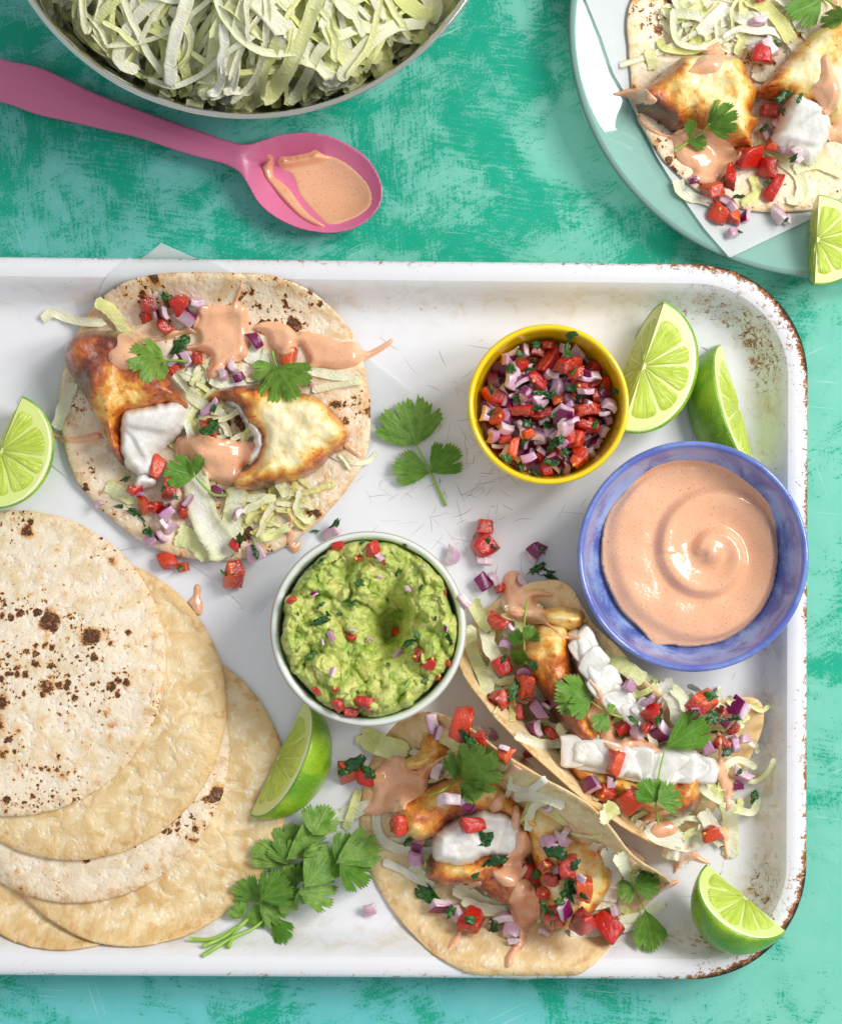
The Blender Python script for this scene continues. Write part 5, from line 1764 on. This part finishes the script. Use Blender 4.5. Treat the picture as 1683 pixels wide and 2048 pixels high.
fish('golden battered fish piece pointing at the plate rim', [(540, 540), (560, 480), (640, 430), (720, 350), (790, 300), (850, 292), (1020, 288), (1130, 308), (1160, 360), (1180, 420), (1222, 480), (1212, 540), (1192, 620), (1235, 655), (1195, 720), (1192, 805), (1120, 802), (1060, 790), (960, 735), (830, 692), (760, 712), (700, 672), (600, 622), (545, 600)],
     None, 0.025, brown=0.12, edge=0.48, spots=[(640, 560, 130, 0.6), (760, 360, 90, 0.35), (940, 560, 70, 0.3), (1100, 540, 60, .22), (720, 690, 80, .35), (900, 480, 110, -0.12)], cv=z2, seed=3)
fish('cream battered fish with white flaky end touching the plate lime', [(1210, 500), (1280, 420), (1360, 340), (1440, 240), (1520, 170), (1600, 110), (1683, 40), (1760, 60), (1780, 400), (1700, 640), (1600, 655), (1540, 605), (1480, 575), (1400, 545), (1300, 522)],
     [[(1355, 610), (1400, 520), (1480, 530), (1600, 600), (1640, 700), (1575, 835), (1530, 892), (1480, 862), (1400, 822), (1295, 785), (1320, 700)]], 0.025, brown=0.08, edge=0.42, spots=[(1300, 440, 110, 0.35), (1450, 240, 70, .3), (1520, 420, 100, -.1)], cv=z2, flesh_drop=0.006, seed=4)
bits(z2, 2.791, [(1220, 325, 140), (1265, 640, 125), (1150, 890, 190, .8, .3), (1262, 945, 160), (1290, 1055, 190, .45, 1.0, True), (1042, 1000, 200, .35, 1.4, True), (960, 1075, 130), (985, 1205, 140), (1070, 1215, 110, .9, .2, True), (1290, 820, 80), (1222, 0, 80)],
     [(1272, 265, 150, .45, -1.0), (1190, 290, 90), (1210, 130, 110), (1250, 745, 110), (1425, 875, 110), (1350, 840, 60, .8, 0, True), (1030, 1130, 120), (1140, 1215, 80), (1068, 1305, 85, .7, .3, True), (1315, 1215, 120), (1372, 1232, 75), (850, 1010, 70), (1065, 1165, 70), (1300, 700, 60)],
     [(1320, 250, 75), (1330, 570, 150, .55), (1245, 720, 90, .4), (1405, 890, 75), (1440, 560, 90, .4), (1362, 1238, 55), (1105, 1100, 70, .4), (1105, 1300, 45), (1250, 1035, 70), (1340, 640, 80, .4)], PL, GP)
for lab, poly, T in (
        ('peach sauce peak on the golden fish on the glass plate', [(770, 378), (820, 400), (870, 345), (900, 290), (950, 255), (1000, 233), (1000, 270), (1030, 300), (1022, 350), (990, 400), (940, 415), (850, 415), (800, 402)], 3.2),
        ('pointed peach sauce drip at the tip of the golden fish on the plate', [(405, 525), (440, 510), (490, 495), (560, 505), (620, 530), (652, 560), (630, 582), (560, 585), (500, 558), (460, 542), (420, 537)], 2.6),
        ('large peach sauce puddle under a cilantro sprig on the glass plate', [(750, 870), (740, 800), (720, 772), (640, 752), (560, 702), (538, 650), (560, 648), (600, 698), (660, 732), (720, 752), (760, 730), (830, 700), (900, 720), (980, 740), (1050, 790), (1112, 840), (1112, 880), (1060, 930), (1040, 960), (980, 1020), (900, 1030), (850, 990), (850, 950), (790, 920)], 3.2),
        ('peach sauce tongue on the cream fish on the glass plate', [(1560, 330), (1600, 300), (1620, 350), (1650, 440), (1672, 520), (1650, 600), (1600, 650), (1570, 642), (1560, 600), (1520, 530), (1510, 490), (1550, 450), (1560, 400)], 2.8),
        ('peach sauce streak beside the white flaky end on the glass plate', [(1730, 600), (1690, 620), (1640, 680), (1598, 750), (1650, 795), (1730, 800)], 2.8),
        ('peach sauce dab near the upper cilantro on the glass plate', [(1610, -20), (1690, -20), (1690, 30), (1660, 70), (1625, 40)], 2.2)):
    sauce(lab, poly, T, z2, seed=len(lab))
sprig('cilantro sprig standing on the sauce puddle on the glass plate', z2, [[(745, 850), (820, 800), (900, 745), (935, 705)]], [((915, 725), (1100, 650), 0.95, 5, 4), ((825, 790), (835, 668), 0.5, 3, 2), ((815, 795), (932, 815), 0.5, 3, 2)])
sprig('cilantro sprig on the cream fish on the glass plate', z2, [[(1560, -10), (1610, 20), (1650, 80), (1690, 125)]], [((1565, 5), (1372, 95), 0.75, 3, 2), ((1690, 115), (1545, 130), 0.95, 5, 2)])

# ================================================================== folded tortillas
def folded(label, A_px, zA, B_px, zB, udir_px, theta, Ru, mat, seed, wav=None, drape=False):
    """a round tortilla bent about a straight fold; A_px / B_px: where the middle of its two opposite edges shows, theta: slope of the sheet along it"""
    A = np.array(W(*A_px, zA)); B = np.array(W(*B_px, zB))
    p0 = np.array(W(0, 0, 0.0)); pu = np.array(W(udir_px[0], udir_px[1], 0.0)) - p0
    U = pu / np.linalg.norm(pu)
    Vd = np.array([-U[1], U[0]])
    if (B - A) @ Vd < 0: Vd = -Vd
    span = (B - A) @ Vd
    tv = np.array([t[0] for t in theta]); ta = np.radians([t[1] for t in theta])
    sv = np.linspace(-1, 1, 201)
    th = np.interp(sv, tv, ta)
    ker = np.ones(15) / 15
    th = np.convolve(np.pad(th, 7, mode='edge'), ker, 'valid')
    Xc = np.concatenate([[0], np.cumsum(np.cos(th[:-1]) * np.diff(sv))])
    Zc = np.concatenate([[0], np.cumsum(np.sin(th[:-1]) * np.diff(sv))])
    Rv = span / Xc[-1]
    Zc = (Zc - Zc.min()) * Rv; Xc = Xc * Rv
    mid = A + U * (((B - A) @ U) / 2)
    nth, fr = 128, np.concatenate([np.linspace(0, 0.9, 22), [0.94, 0.97, 0.99, 1.0]])
    a = np.linspace(0, 2 * math.pi, nth, endpoint=False)
    rag = 1 + 0.012 * fbm(np.cos(a) * 4 + seed, np.sin(a) * 4, seed, 3)
    UU = np.concatenate([[0], np.outer(fr[1:], np.cos(a) * rag).ravel()]) * Ru
    VV = np.concatenate([[0], np.outer(fr[1:], np.sin(a) * rag).ravel()])
    R = np.concatenate([[0], np.repeat(fr[1:], nth)])
    Vc = np.clip(VV, -1, 1)
    X = np.interp(Vc, sv, Xc); Z = np.interp(Vc, sv, Zc); TH = np.interp(Vc, sv, th)
    un = UU / Ru
    if wav is not None:
        X = X + wav(un, Vc)
        if drape:
            X = X + 0.9 * (sstep(0.30, 0.95, un) + 0.15 * sstep(0.4, 1.0, -un)) * sstep(-0.45, 0.0, Vc) * (Xc[-1] - X)
        if not drape:
            Z = Z * (1 - 0.30 * sstep(0.35, 1.0, un) * (Vc > 0) - 0.10 * sstep(0.4, 1.0, -un) * (Vc > 0))
    bump = 0.0006 * fbm(UU * 60, VV * 5, seed + 1, 3)
    base = 0.0034
    C2 = mid[None] + UU[:, None] * U[None] + X[:, None] * Vd[None]
    nx = -np.sin(TH); nz = np.cos(TH)
    low_ = blur_window(C2[:, 0].min(), C2[:, 0].max(), C2[:, 1].min(), C2[:, 1].max(), 0.004)(C2[:, 0], C2[:, 1])
    low_ = np.maximum(low_, blur_window(C2[:, 0].min(), C2[:, 0].max(), C2[:, 1].min(), C2[:, 1].max(), 0.001)(C2[:, 0], C2[:, 1])) if drape else low_ * 0
    Z = np.maximum(Z, low_ + 0.0006 - base)
    thick = 0.0019 * (0.4 + 0.6 * np.sqrt(1 - sstep(0.955, 1, R)))
    top = np.column_stack([C2 + (nx * (thick + bump))[:, None] * Vd[None], base + Z + nz * (thick + bump)])
    bot = np.column_stack([C2 + (nx * bump)[:, None] * Vd[None], base + Z + nz * bump])
    n = len(UU)
    def faces(off, flip):
        F = []
        for k in range(nth):
            t = (off, off + 1 + k, off + 1 + (k + 1) % nth)
            F.append(t[::-1] if flip else t)
        for i in range(len(fr) - 2):
            for k in range(nth):
                p = off + 1 + i * nth + k; q = off + 1 + i * nth + (k + 1) % nth
                f = (p, p + nth, q + nth, q)
                F.append(f[::-1] if flip else f)
        return F
    F = faces(0, False) + faces(n, True)
    o0 = 1 + (len(fr) - 2) * nth
    for k in range(nth):
        p = o0 + k; q = o0 + (k + 1) % nth
        F.append((p, p + n, q + n, q))
    flat = np.column_stack([UU * 1000, VV * Rv * 1000, np.zeros(n)])
    o = mk('folded_tortilla', np.vstack([top, bot]), F, mat, attrs={'flat': np.vstack([flat, flat]), 'edge': np.concatenate([sstep(0.86, 0.97, R)] * 2)})
    tag(o, label, 'tortilla')
    print('folded', round(Rv * 1000), 'mm half, wall', round(Z[VV < 0].max() * 1000), round(Z[VV > 0].max() * 1000))
    return o


# the taco against the blue bowl
def wav2(u, v):
    k = sstep(0.2, 1.0, v)
    vp = np.clip(v, 0, 1)
    return k * (-0.006 * np.exp(-((u - 0.10) / 0.30) ** 2)) + 0.070 * sstep(0.30, 0.95, u) * vp + 0.028 * sstep(0.35, 0.9, -u) * vp


folded('folded corn tortilla leaning against the blue sauce bowl', z8(410, 938), 0.040, z8(870, 505), 0.044, (0.753, 0.657),
       [(-1, -74), (-0.42, -68), (-0.12, -15), (0.10, 20), (0.35, 46), (1, 52)], 0.0755, TM['taco'], 31, wav2)
# the taco in front of it, its near half flat on the tray
folded('half-open corn tortilla with one flap flat on the tray', z7(425, 1195), 0.005, z7(1018, 462), 0.056, (0.777, 0.629),
       [(-1, 0), (-0.30, 0), (0.10, 42), (0.38, 64), (1, 70)], 0.0765, TM['taco'], 32, lambda u, v: 0.003 * sstep(0.2, 1, v) * np.sin(u * 5), drape=True)

# ================================================================== filling of the taco against the blue bowl
PL = 'in the folded taco against the blue bowl'; GP = 'filling of the taco against the blue bowl'
LL = 'pale lettuce shred ' + PL
fill([(140, 400), (240, 260), (400, 230), (560, 340), (740, 500), (960, 590), (1250, 650), (1310, 850), (1230, 1120), (1000, 1250), (800, 1180), (640, 1060), (440, 900), (180, 660)], z8, 0.021)
fill([(560, 420), (740, 540), (960, 640), (1200, 680), (1240, 900), (1100, 1050), (860, 1060), (640, 940), (450, 760), (420, 520)], z8, 0.026)
P = np.array([W(*z8(*p), 0.024) for p in ((120, 380), (230, 250), (400, 260), (580, 370), (760, 520), (960, 590), (1260, 680), (1320, 880), (1240, 1130), (1000, 1260), (820, 1200), (640, 1060), (460, 890), (190, 660))])
bed(P, 80, LL, GP, 6, wr=(0.0018, 0.0046))
for pts, w, kw in (([(70, 330), (100, 450), (150, 560), (160, 620)], 55, {}), ([(150, 330), (170, 420), (240, 520)], 60, {}), ([(95, 220), (130, 290), (180, 340)], 60, {}), ([(890, 560), (950, 640), (985, 750)], 75, {'rib': .8}), ([(950, 590), (990, 640), (1010, 690)], 45, {}),
                   ([(1040, 990), (1110, 1050), (1200, 1100), (1290, 1125), (1320, 1060)], 35, {}), ([(1190, 890), (1280, 990), (1350, 965), (1390, 895)], 22, {}), ([(1050, 920), (1150, 940), (1230, 900), (1310, 935)], 30, {}), ([(1180, 1080), (1200, 1200), (1200, 1320)], 70, {'rib': .8}),
                   ([(840, 1190), (950, 1240), (1050, 1235), (1100, 1180)], 80, {'rib': .6}), ([(720, 1080), (690, 1110), (640, 1150)], 60, {}), ([(900, 1280), (980, 1300), (1010, 1350)], 60, {}), ([(280, 790), (380, 830), (480, 830)], 45, {}), ([(640, 450), (740, 500), (830, 560)], 60, {}), ([(1280, 660), (1330, 690), (1370, 670)], 20, {}),
                   ([(1080, 1120), (1120, 1200), (1180, 1260)], 70, {'rib': .7})):
    shred(z8, pts, w, LL, GP, 2.1494, **kw)
fish('battered fish standing on edge at the closed end of the bowl-side taco',
     [[(318, 480), (345, 395), (410, 345), (490, 345), (520, 400), (522, 470), (535, 560), (565, 640), (612, 720), (622, 790), (562, 815), (520, 800), (470, 730), (420, 640), (370, 560), (338, 520)], [(395, 305), (460, 280), (560, 290), (582, 335), (560, 375), (500, 385), (410, 355)]],
     [[(490, 385), (565, 355), (622, 425), (676, 505), (726, 575), (786, 655), (800, 705), (742, 728), (670, 700), (615, 650), (560, 585), (515, 480)], [(750, 640), (800, 630), (835, 660), (820, 710), (760, 715)]],
     0.027, zb=0.018, brown=0.40, edge=0.20, spots=[(480, 700, 90, 0.3), (560, 780, 70, .2), (370, 430, 60, -.12), (470, 320, 80, -.4)], cv=z8, flesh_drop=0.004, sag=0.2, loose=True, scale=1.14, seed=5)
fish('white flaky fish with golden underside in the bowl-side taco',
     [(528, 900), (620, 915), (740, 960), (830, 985), (960, 985), (1085, 925), (1062, 1010), (1052, 1090), (1000, 1142), (900, 1132), (840, 1120), (760, 1070), (640, 1040), (560, 1000)],
     [[(524, 828), (600, 795), (668, 815), (690, 850), (760, 842), (860, 852), (960, 850), (1050, 885), (1105, 915), (1090, 995), (960, 1025), (900, 1035), (820, 1015), (740, 990), (620, 965), (526, 935)]],
     0.023, zb=0.018, brown=0.20, edge=0.40, spots=[(600, 940, 60, .2), (740, 990, 60, .3), (1010, 1110, 70, .3), (900, 1050, 80, -.1)], cv=z8, flesh_drop=0.001, sag=0.1, loose=True, scale=1.1, seed=6)
bits(z8, 2.1494, [(200, 305, 100), (225, 500, 100), (325, 585, 145), (215, 650, 100), (300, 695, 80), (420, 785, 70), (702, 910, 130, .55, 1.2, True), (655, 1045, 100), (765, 1070, 120, .9, .6, True), (872, 700, 100), (735, 755, 80), (1075, 655, 145), (1025, 700, 70), (1150, 705, 75), (1160, 830, 75), (1205, 770, 70), (1112, 1215, 100, .8, .4, True), (1158, 1222, 60), (830, 760, 60)],
     [(240, 405, 70), (325, 530, 100, .5, .2), (380, 690, 115, .5, -.9, True), (412, 665, 60), (365, 770, 100), (600, 1005, 95), (690, 1000, 60), (900, 780, 105), (795, 775, 75), (850, 640, 70), (762, 580, 80, .8, 1, True), (1235, 680, 105), (1215, 830, 90), (1100, 840, 95, .6, -1), (1262, 810, 60, .8, 0, True), (1245, 965, 100), (1050, 700, 55), (1175, 735, 55), (260, 345, 60), (1230, 1010, 60)],
     [(230, 465, 65), (350, 495, 75), (270, 600, 110, .35, 1.3), (790, 740, 100), (892, 722, 100), (742, 815, 75), (1110, 630, 80), (1130, 722, 100), (1215, 722, 65), (1182, 860, 85, .5), (1240, 952, 50), (1300, 1060, 75), (1142, 782, 55), (700, 980, 40), (320, 640, 50)], PL, GP)
for lab, poly, T in (
        ('bulbous peach sauce dollop at the top end of the bowl-side taco', [(215, 205), (228, 115), (260, 88), (300, 100), (322, 168), (380, 170), (440, 190), (430, 202), (355, 208), (400, 250), (408, 290), (440, 330), (500, 368), (562, 370), (550, 385), (480, 378), (410, 322), (350, 320), (280, 302), (230, 262)], 3.4),
        ('winding peach sauce stream over the white fish in the bowl-side taco', [(570, 545), (610, 570), (650, 605), (655, 650), (690, 700), (700, 750), (720, 806), (770, 798), (830, 808), (902, 850), (890, 872), (830, 852), (760, 852), (700, 862), (650, 822), (640, 760), (590, 720), (600, 660), (625, 612)], 3.0),
        ('slim peach sauce drip running down to the open end of the bowl-side taco', [(1140, 790), (1160, 788), (1166, 880), (1200, 970), (1216, 1040), (1206, 1100), (1182, 1122), (1170, 1050), (1145, 980), (1150, 880)], 2.4),
        ('round peach sauce drop on lettuce at the mouth of the bowl-side taco', [(858, 1202), (880, 1170), (930, 1158), (972, 1190), (962, 1222), (900, 1238), (870, 1222)], 2.4),
        ('flat peach sauce patch under the golden fish of the bowl-side taco', [(815, 1192), (830, 1150), (900, 1120), (950, 1098), (945, 1130), (880, 1160), (835, 1182)], 1.8),
        ('forked peach sauce splash on the tray below the bowl-side taco', [(960, 1392), (968, 1330), (1000, 1282), (1040, 1268), (1070, 1308), (1122, 1350), (1080, 1347), (1022, 1332), (990, 1362)], 2.2),
        ('short peach sauce run beside tomato at the mouth of the bowl-side taco', [(1150, 1198), (1190, 1198), (1186, 1260), (1196, 1320), (1180, 1326), (1165, 1250)], 1.8)):
    sauce(lab, poly, T, z8, seed=len(lab))
sprig('cilantro sprig with upright stem at the closed end of the bowl-side taco', z8, [[(330, 210), (318, 300), (313, 380), (315, 430)]], [((310, 385), (248, 370), 0.9, 3), ((316, 385), (366, 335), 0.9, 3), ((314, 430), (272, 490), 0.8, 3)], r=0.0006)
sprig('cilantro sprig on the flaky fish in the bowl-side taco', z8, [[(742, 722), (690, 705), (640, 680), (600, 650)]], [((602, 650), (438, 600), 0.75, 3, 3), ((598, 655), (505, 695), 0.7, 3, 2), ((672, 700), (612, 775), 0.7, 3, 2), ((672, 700), (702, 660), 0.7, 3, 2)], r=0.0006)
sprig('long-stemmed cilantro sprig across the fish in the bowl-side taco', z8, [[(890, 1178), (880, 1080), (886, 1000), (900, 920), (915, 850)]], [((915, 852), (1105, 730), 0.50, 3, 4), ((882, 1082), (815, 985), 0.85, 3, 3), ((884, 1080), (990, 1040), 0.95, 5, 3)], r=0.0006)

# ================================================================== filling of the half-open taco
PL = 'in the half-open taco beside the cilantro bunch'; GP = 'filling of the half-open taco'
LL = 'pale lettuce shred ' + PL
fill([(420, 240), (540, 150), (700, 230), (880, 440), (1080, 610), (1300, 760), (1400, 850), (1300, 1000), (1150, 1050), (900, 900), (560, 800), (380, 600)], z7, 0.013)
fill([(560, 200), (700, 250), (880, 450), (1080, 620), (1280, 760), (1200, 880), (980, 760), (700, 520), (500, 400)], z7, 0.019)
P = np.array([W(*z7(*p), 0.014) for p in ((400, 260), (560, 180), (720, 260), (900, 460), (1080, 620), (1300, 770), (1380, 870), (1320, 1060), (1100, 1120), (820, 1040), (560, 960), (400, 860), (260, 720), (220, 620), (330, 420))])
bed(P, 66, LL, GP, 8, wr=(0.0018, 0.0046))
for pts, w, kw in (([(140, 240), (220, 290), (350, 330)], 95, {}), ([(-20, 620), (80, 605), (185, 565)], 60, {}), ([(210, 600), (215, 680), (260, 745), (360, 775), (490, 770)], 40, {'rib': 1}), ([(240, 825), (330, 865), (400, 910), (475, 930)], 34, {'rib': 1}),
                   ([(560, 940), (680, 1005), (770, 1050)], 70, {}), ([(800, 475), (890, 500), (945, 470), (965, 430)], 34, {'rib': 1}), ([(830, 530), (950, 525), (1060, 570)], 45, {}), ([(1255, 760), (1285, 890), (1260, 1010)], 70, {}), ([(1300, 780), (1350, 850), (1380, 930)], 80, {}),
                   ([(1090, 1150), (1250, 1135), (1420, 1105)], 50, {'rib': .7}), ([(1310, 1090), (1430, 1065), (1520, 1010)], 45, {'rib': .8}), ([(380, 830), (420, 880), (470, 890)], 60, {}), ([(1230, 560), (1270, 580), (1290, 620)], 60, {}), ([(600, 1000), (700, 1040), (800, 1050)], 50, {}), ([(130, 500), (100, 600), (70, 680)], 40, {})):
    shred(z7, pts, w, LL, GP, 2.2743, **kw)
fish('small golden fish knob at the curled end of the half-open taco', [(415, 285), (428, 240), (480, 233), (550, 290), (562, 322), (505, 372), (440, 402), (362, 402), (348, 362), (400, 332)], None, 0.016, zb=0.012, brown=0.42, edge=0.25, cv=z7, scale=1.1, seed=7)
fish('broad golden fish with white flaky break in the half-open taco', [(342, 592), (368, 530), (450, 528), (560, 470), (640, 440), (740, 470), (802, 540), (905, 620), (912, 662), (862, 682), (780, 642), (680, 612), (570, 642), (510, 692), (440, 712), (388, 682)],
     [[(498, 685), (560, 630), (620, 610), (690, 580), (780, 600), (872, 680), (888, 722), (852, 772), (800, 782), (700, 772), (640, 802), (560, 802), (498, 772)]], 0.025, zb=0.010, brown=0.30, edge=0.32, spots=[(380, 600, 60, 0.4), (470, 600, 70, .2), (700, 500, 80, -.15)], cv=z7, flesh_drop=0.003, sag=0.5, scale=1.24, seed=8)
fish('crisp golden fish edge below the flaky break in the half-open taco', [(478, 880), (500, 810), (560, 800), (640, 822), (700, 792), (760, 832), (842, 880), (872, 952), (822, 1002), (740, 992), (660, 932), (560, 932), (490, 912)], None, 0.018, zb=0.009, brown=0.42, edge=0.25, spots=[(790, 960, 70, .25), (560, 830, 50, -.2)], cv=z7, scale=1.24, seed=9)
fish('smooth cream-gold fish fillet resting on the wall of the half-open taco', [(908, 560), (1000, 570), (1100, 622), (1200, 682), (1262, 742), (1268, 840), (1252, 940), (1202, 1022), (1120, 1092), (1062, 1102), (1000, 1000), (960, 900), (920, 750), (890, 642)], None, 0.024, zb=0.012, brown=0.14, edge=0.34, spots=[(1220, 760, 80, .3), (1000, 620, 90, .28), (1150, 700, 50, .2)], cv=z7, scale=1.14, seed=10)
bits(z7, 2.2743, [(90, 400, 140), (165, 445, 120), (320, 650, 115), (590, 205, 165, .8, 1.2, True), (680, 270, 90), (790, 340, 80), (645, 655, 150, .6, .2, True), (910, 880, 120), (1080, 850, 145), (1150, 940, 135, .7, 1.4, True), (1140, 1080, 120), (1020, 1070, 120), (642, 1095, 165, .65, 1.1, True), (980, 840, 80), (1252, 1110, 175, .6, -.9, True), (970, 960, 85), (1000, 900, 80), (900, 340, 60)],
     [(470, 190, 105), (490, 240, 80, .4, 1.4), (690, 225, 95), (490, 410, 95, .6, 1.2), (530, 550, 130, .6, .1), (620, 560, 100, .6, -.8), (400, 740, 100, .6, 1.1, True), (390, 805, 100, .7, -.2, True), (1010, 750, 120), (1050, 720, 110, .5, -.5, True), (1065, 690, 60), (500, 1020, 115), (580, 1060, 95), (780, 1080, 100), (825, 1140, 105, .7, -.5, True), (970, 1150, 60), (1060, 1040, 100), (1290, 1040, 100), (1040, 860, 70, .5, .6, True), (990, 575, 55), (840, 1190, 70), (740, 250, 70), (780, 300, 60), (1140, 900, 50)],
     [(610, 250, 100), (110, 385, 130, .6), (170, 420, 90), (360, 720, 70), (710, 720, 100), (745, 825, 125, .55, .3), (1020, 770, 120, .7), (1080, 950, 130, .8), (430, 970, 150, .6, -.6), (642, 1090, 100), (990, 1050, 170, .35, -1.1), (740, 1120, 110), (660, 890, 50), (620, 505, 80), (930, 885, 85), (1145, 980, 75), (550, 1050, 75), (700, 740, 50), (1110, 830, 60), (1040, 1000, 70), (640, 280, 80), (60, 420, 60)], PL, GP)
for lab, poly, T in (
        ('broad peach sauce sheet hanging over the edge of the half-open taco', [(150, 602), (190, 540), (200, 430), (240, 370), (290, 343), (340, 355), (362, 402), (392, 412), (440, 390), (500, 350), (560, 328), (642, 308), (642, 326), (560, 347), (500, 372), (452, 422), (442, 490), (400, 532), (352, 562), (340, 592), (290, 602), (220, 618)], 3.4),
        ('curved peach sauce stroke in the shade of the half-open taco wall', [(740, 442), (790, 418), (828, 370), (838, 338), (872, 350), (922, 390), (912, 424), (862, 412), (822, 432), (780, 462)], 2.8),
        ('small peach sauce blob on the broad golden fish', [(718, 572), (750, 530), (770, 500), (792, 520), (782, 582), (740, 602)], 2.4),
        ('tiny upright peach sauce drip beside the white flaky break', [(822, 652), (834, 575), (857, 575), (862, 620), (862, 672), (840, 684)], 2.2),
        ('smooth peach sauce run over the white flaky break', [(850, 690), (892, 690), (912, 760), (892, 820), (902, 850), (852, 932), (790, 938), (750, 902), (738, 870), (780, 850), (802, 800), (840, 760)], 3.0),
        ('fat peach sauce drop trailing onto the flat flap of the half-open taco', [(813, 990), (850, 920), (900, 908), (942, 980), (952, 1060), (922, 1110), (892, 1150), (882, 1200), (842, 1240), (832, 1290), (800, 1307), (793, 1260), (820, 1220), (850, 1190), (860, 1142), (838, 1100), (813, 1040)], 3.4),
        ('thin peach sauce tick on the flat flap of the half-open taco', [(536, 1228), (548, 1180), (590, 1143), (594, 1170), (562, 1212)], 1.5),
        ('little peach sauce dab under the crisp golden fish edge', [(618, 932), (680, 913), (684, 935), (640, 957)], 1.8),
        ('peach sauce dab on lettuce between the two folded tacos', [(1350, 770), (1420, 790), (1420, 850), (1385, 885), (1360, 840)], 2.2),
        ('pointed peach sauce lick at the low end of the half-open taco', [(1480, 985), (1500, 940), (1585, 905), (1570, 935), (1510, 960)], 2.0)):
    sauce(lab, poly, T, z7, seed=len(lab))
sprig('large cilantro leaf lying across the half-open taco', z7, [[(448, 522), (520, 490), (585, 438)]], [((585, 440), (765, 345), 0.95, 5, 5), ((572, 455), (545, 325), 0.42, 3, 4), ((580, 460), (695, 530), 0.6, 3, 3)], r=0.0007)
sprig('cilantro sprig hanging off the low end of the half-open taco', z8, [[(772, 1380), (785, 1430), (805, 1490), (835, 1545)]], [((785, 1445), (712, 1480), 0.95, 3, 2), ((785, 1440), (898, 1420), 0.9, 5, 2), ((832, 1540), (868, 1722), 0.62, 3, 1)], r=0.0006)

# ================================================================== loose bits on the tray
PL = 'lying loose on the white tray'; GP = 'bits spilt on the tray'
bits(z4, 1.7847, [(413, 875, 80), (400, 950, 100), (462, 1100, 45)], [(400, 1003, 62, .5, .1), (590, 970, 85, .8, .8, True), (398, 1077, 78, .9, .6, True), (440, 1072, 66), (292, 985, 74, .8, 1.2), (545, 1080, 60), (330, 1150, 62, .7, -.8)],
     [(620, 1045, 120, .4, -.4), (590, 1030, 80, .4, .6), (447, 955, 45), (420, 930, 30), (612, 965, 40)], PL, GP)
bits(z3, 2.2145, [(615, 1425, 105, .9, .2, True), (680, 1450, 60), (912, 1500, 170, .45, 1.2, True)], [(1335, 1295, 100, .6, .3), (310, 1170, 50, .8, .5)], [(1350, 1262, 110, .3, .7), (1262, 1290, 50, .4), (672, 1452, 55), (862, 1478, 50, .4), (905, 1480, 25)], PL, GP)
chunk('onion', *z7(180, 1040), 34, 'single purple-tipped onion dice alone near the cilantro bunch', 'bits spilt on the tray', skin_up=True)

# ------------------------------------------------------------------ cilantro
sprig('lone three-leaf cilantro sprig on bare tray beside the yellow bowl', z4, [[(270, 807), (240, 745), (215, 690), (190, 640), (165, 592)]], [((166, 595), (108, 418), 1.0, 5, 3), ((212, 692), (76, 662), 0.66, 3, 4), ((216, 692), (312, 600), 0.72, 3, 4)])
sprig('big leafy cilantro bunch with long cut stems beside the tortilla stack', zb,
      [[(0, 1812), (180, 1812), (390, 1700), (470, 1590), (530, 1480), (640, 1380), (720, 1250)], [(100, 1870), (250, 1800), (400, 1700), (520, 1540), (700, 1470), (800, 1450)], [(95, 1940), (300, 1810), (460, 1740), (560, 1660)], [(280, 1880), (330, 1770), (365, 1715)]],
      [((710, 1215), (775, 962), 0.75, 3, 1), ((590, 1660), (740, 1830), 0.55, 3, 1), ((720, 1270), (445, 1150), 0.5, 3, 2), ((720, 1270), (640, 1075), 0.75, 3, 3), ((640, 1300), (590, 1370), 0.9, 3, 2),
       ((505, 1545), (362, 1370), 0.80, 5, 3), ((395, 1665), (318, 1560), 0.85, 3, 2), ((405, 1690), (565, 1630), 0.7, 3, 2),
       ((780, 1440), (700, 1265), 0.8, 3, 3), ((800, 1400), (860, 1250), 0.8, 3, 3),
       ((510, 1560), (730, 1630), 0.85, 5, 4), ((620, 1470), (810, 1560), 0.75, 3, 4), ((530, 1520), (735, 1360), 0.85, 5, 6),
       ((795, 1460), (1090, 1455), 0.75, 5, 5), ((790, 1470), (850, 1560), 0.7, 3, 3), ((840, 1440), (1060, 1140), 0.62, 3, 7), ((705, 1240), (990, 1010), 0.45, 3, 6), ((900, 1060), (1010, 835), 0.9, 3, 5),
       ((1060, 1255), (1200, 1035), 0.62, 3, 6), ((1070, 1250), (1395, 1090), 0.55, 3, 5), ((1090, 1250), (1310, 1420), 0.62, 3, 4)], r=0.0011, lift=0.0015)

# ------------------------------------------------------------------ lime wedges
lime('lime wedge with its cut face up beside the stack and open taco', (44, 795), (-42, 1008), (90, 900), 0.024, -104, -14, seed=1)
lime('lime wedge with cut face up tucked against the yellow bowl', (1326, 607), (1243, 858), (1390, 740), 0.0265, -106, -14, R=0.0285, seed=2)
lime('lime wedge on its side between the blue bowl and tray corner', (1441, 692), (1512, 940), (1360, 830), 0.0045, 4, 62, R=0.0255, seed=3)
lime('lime wedge lying across the tortilla stack edge under the guacamole bowl', (608, 1404), (502, 1628), (668, 1520), 0.0075, 4, 58, R=0.026, seed=4)
lime('lime wedge propped on the chipped tray corner', (1414, 1730), (1568, 1862), (1400, 1850), (0.022, 0.036), -48, 52, R=0.0285, seed=5)
lime('lime wedge resting on the rim of the glass plate', (1636, 392), (1628, 566), (1720, 480), 0.030, -92, -8, R=0.026, seed=6)
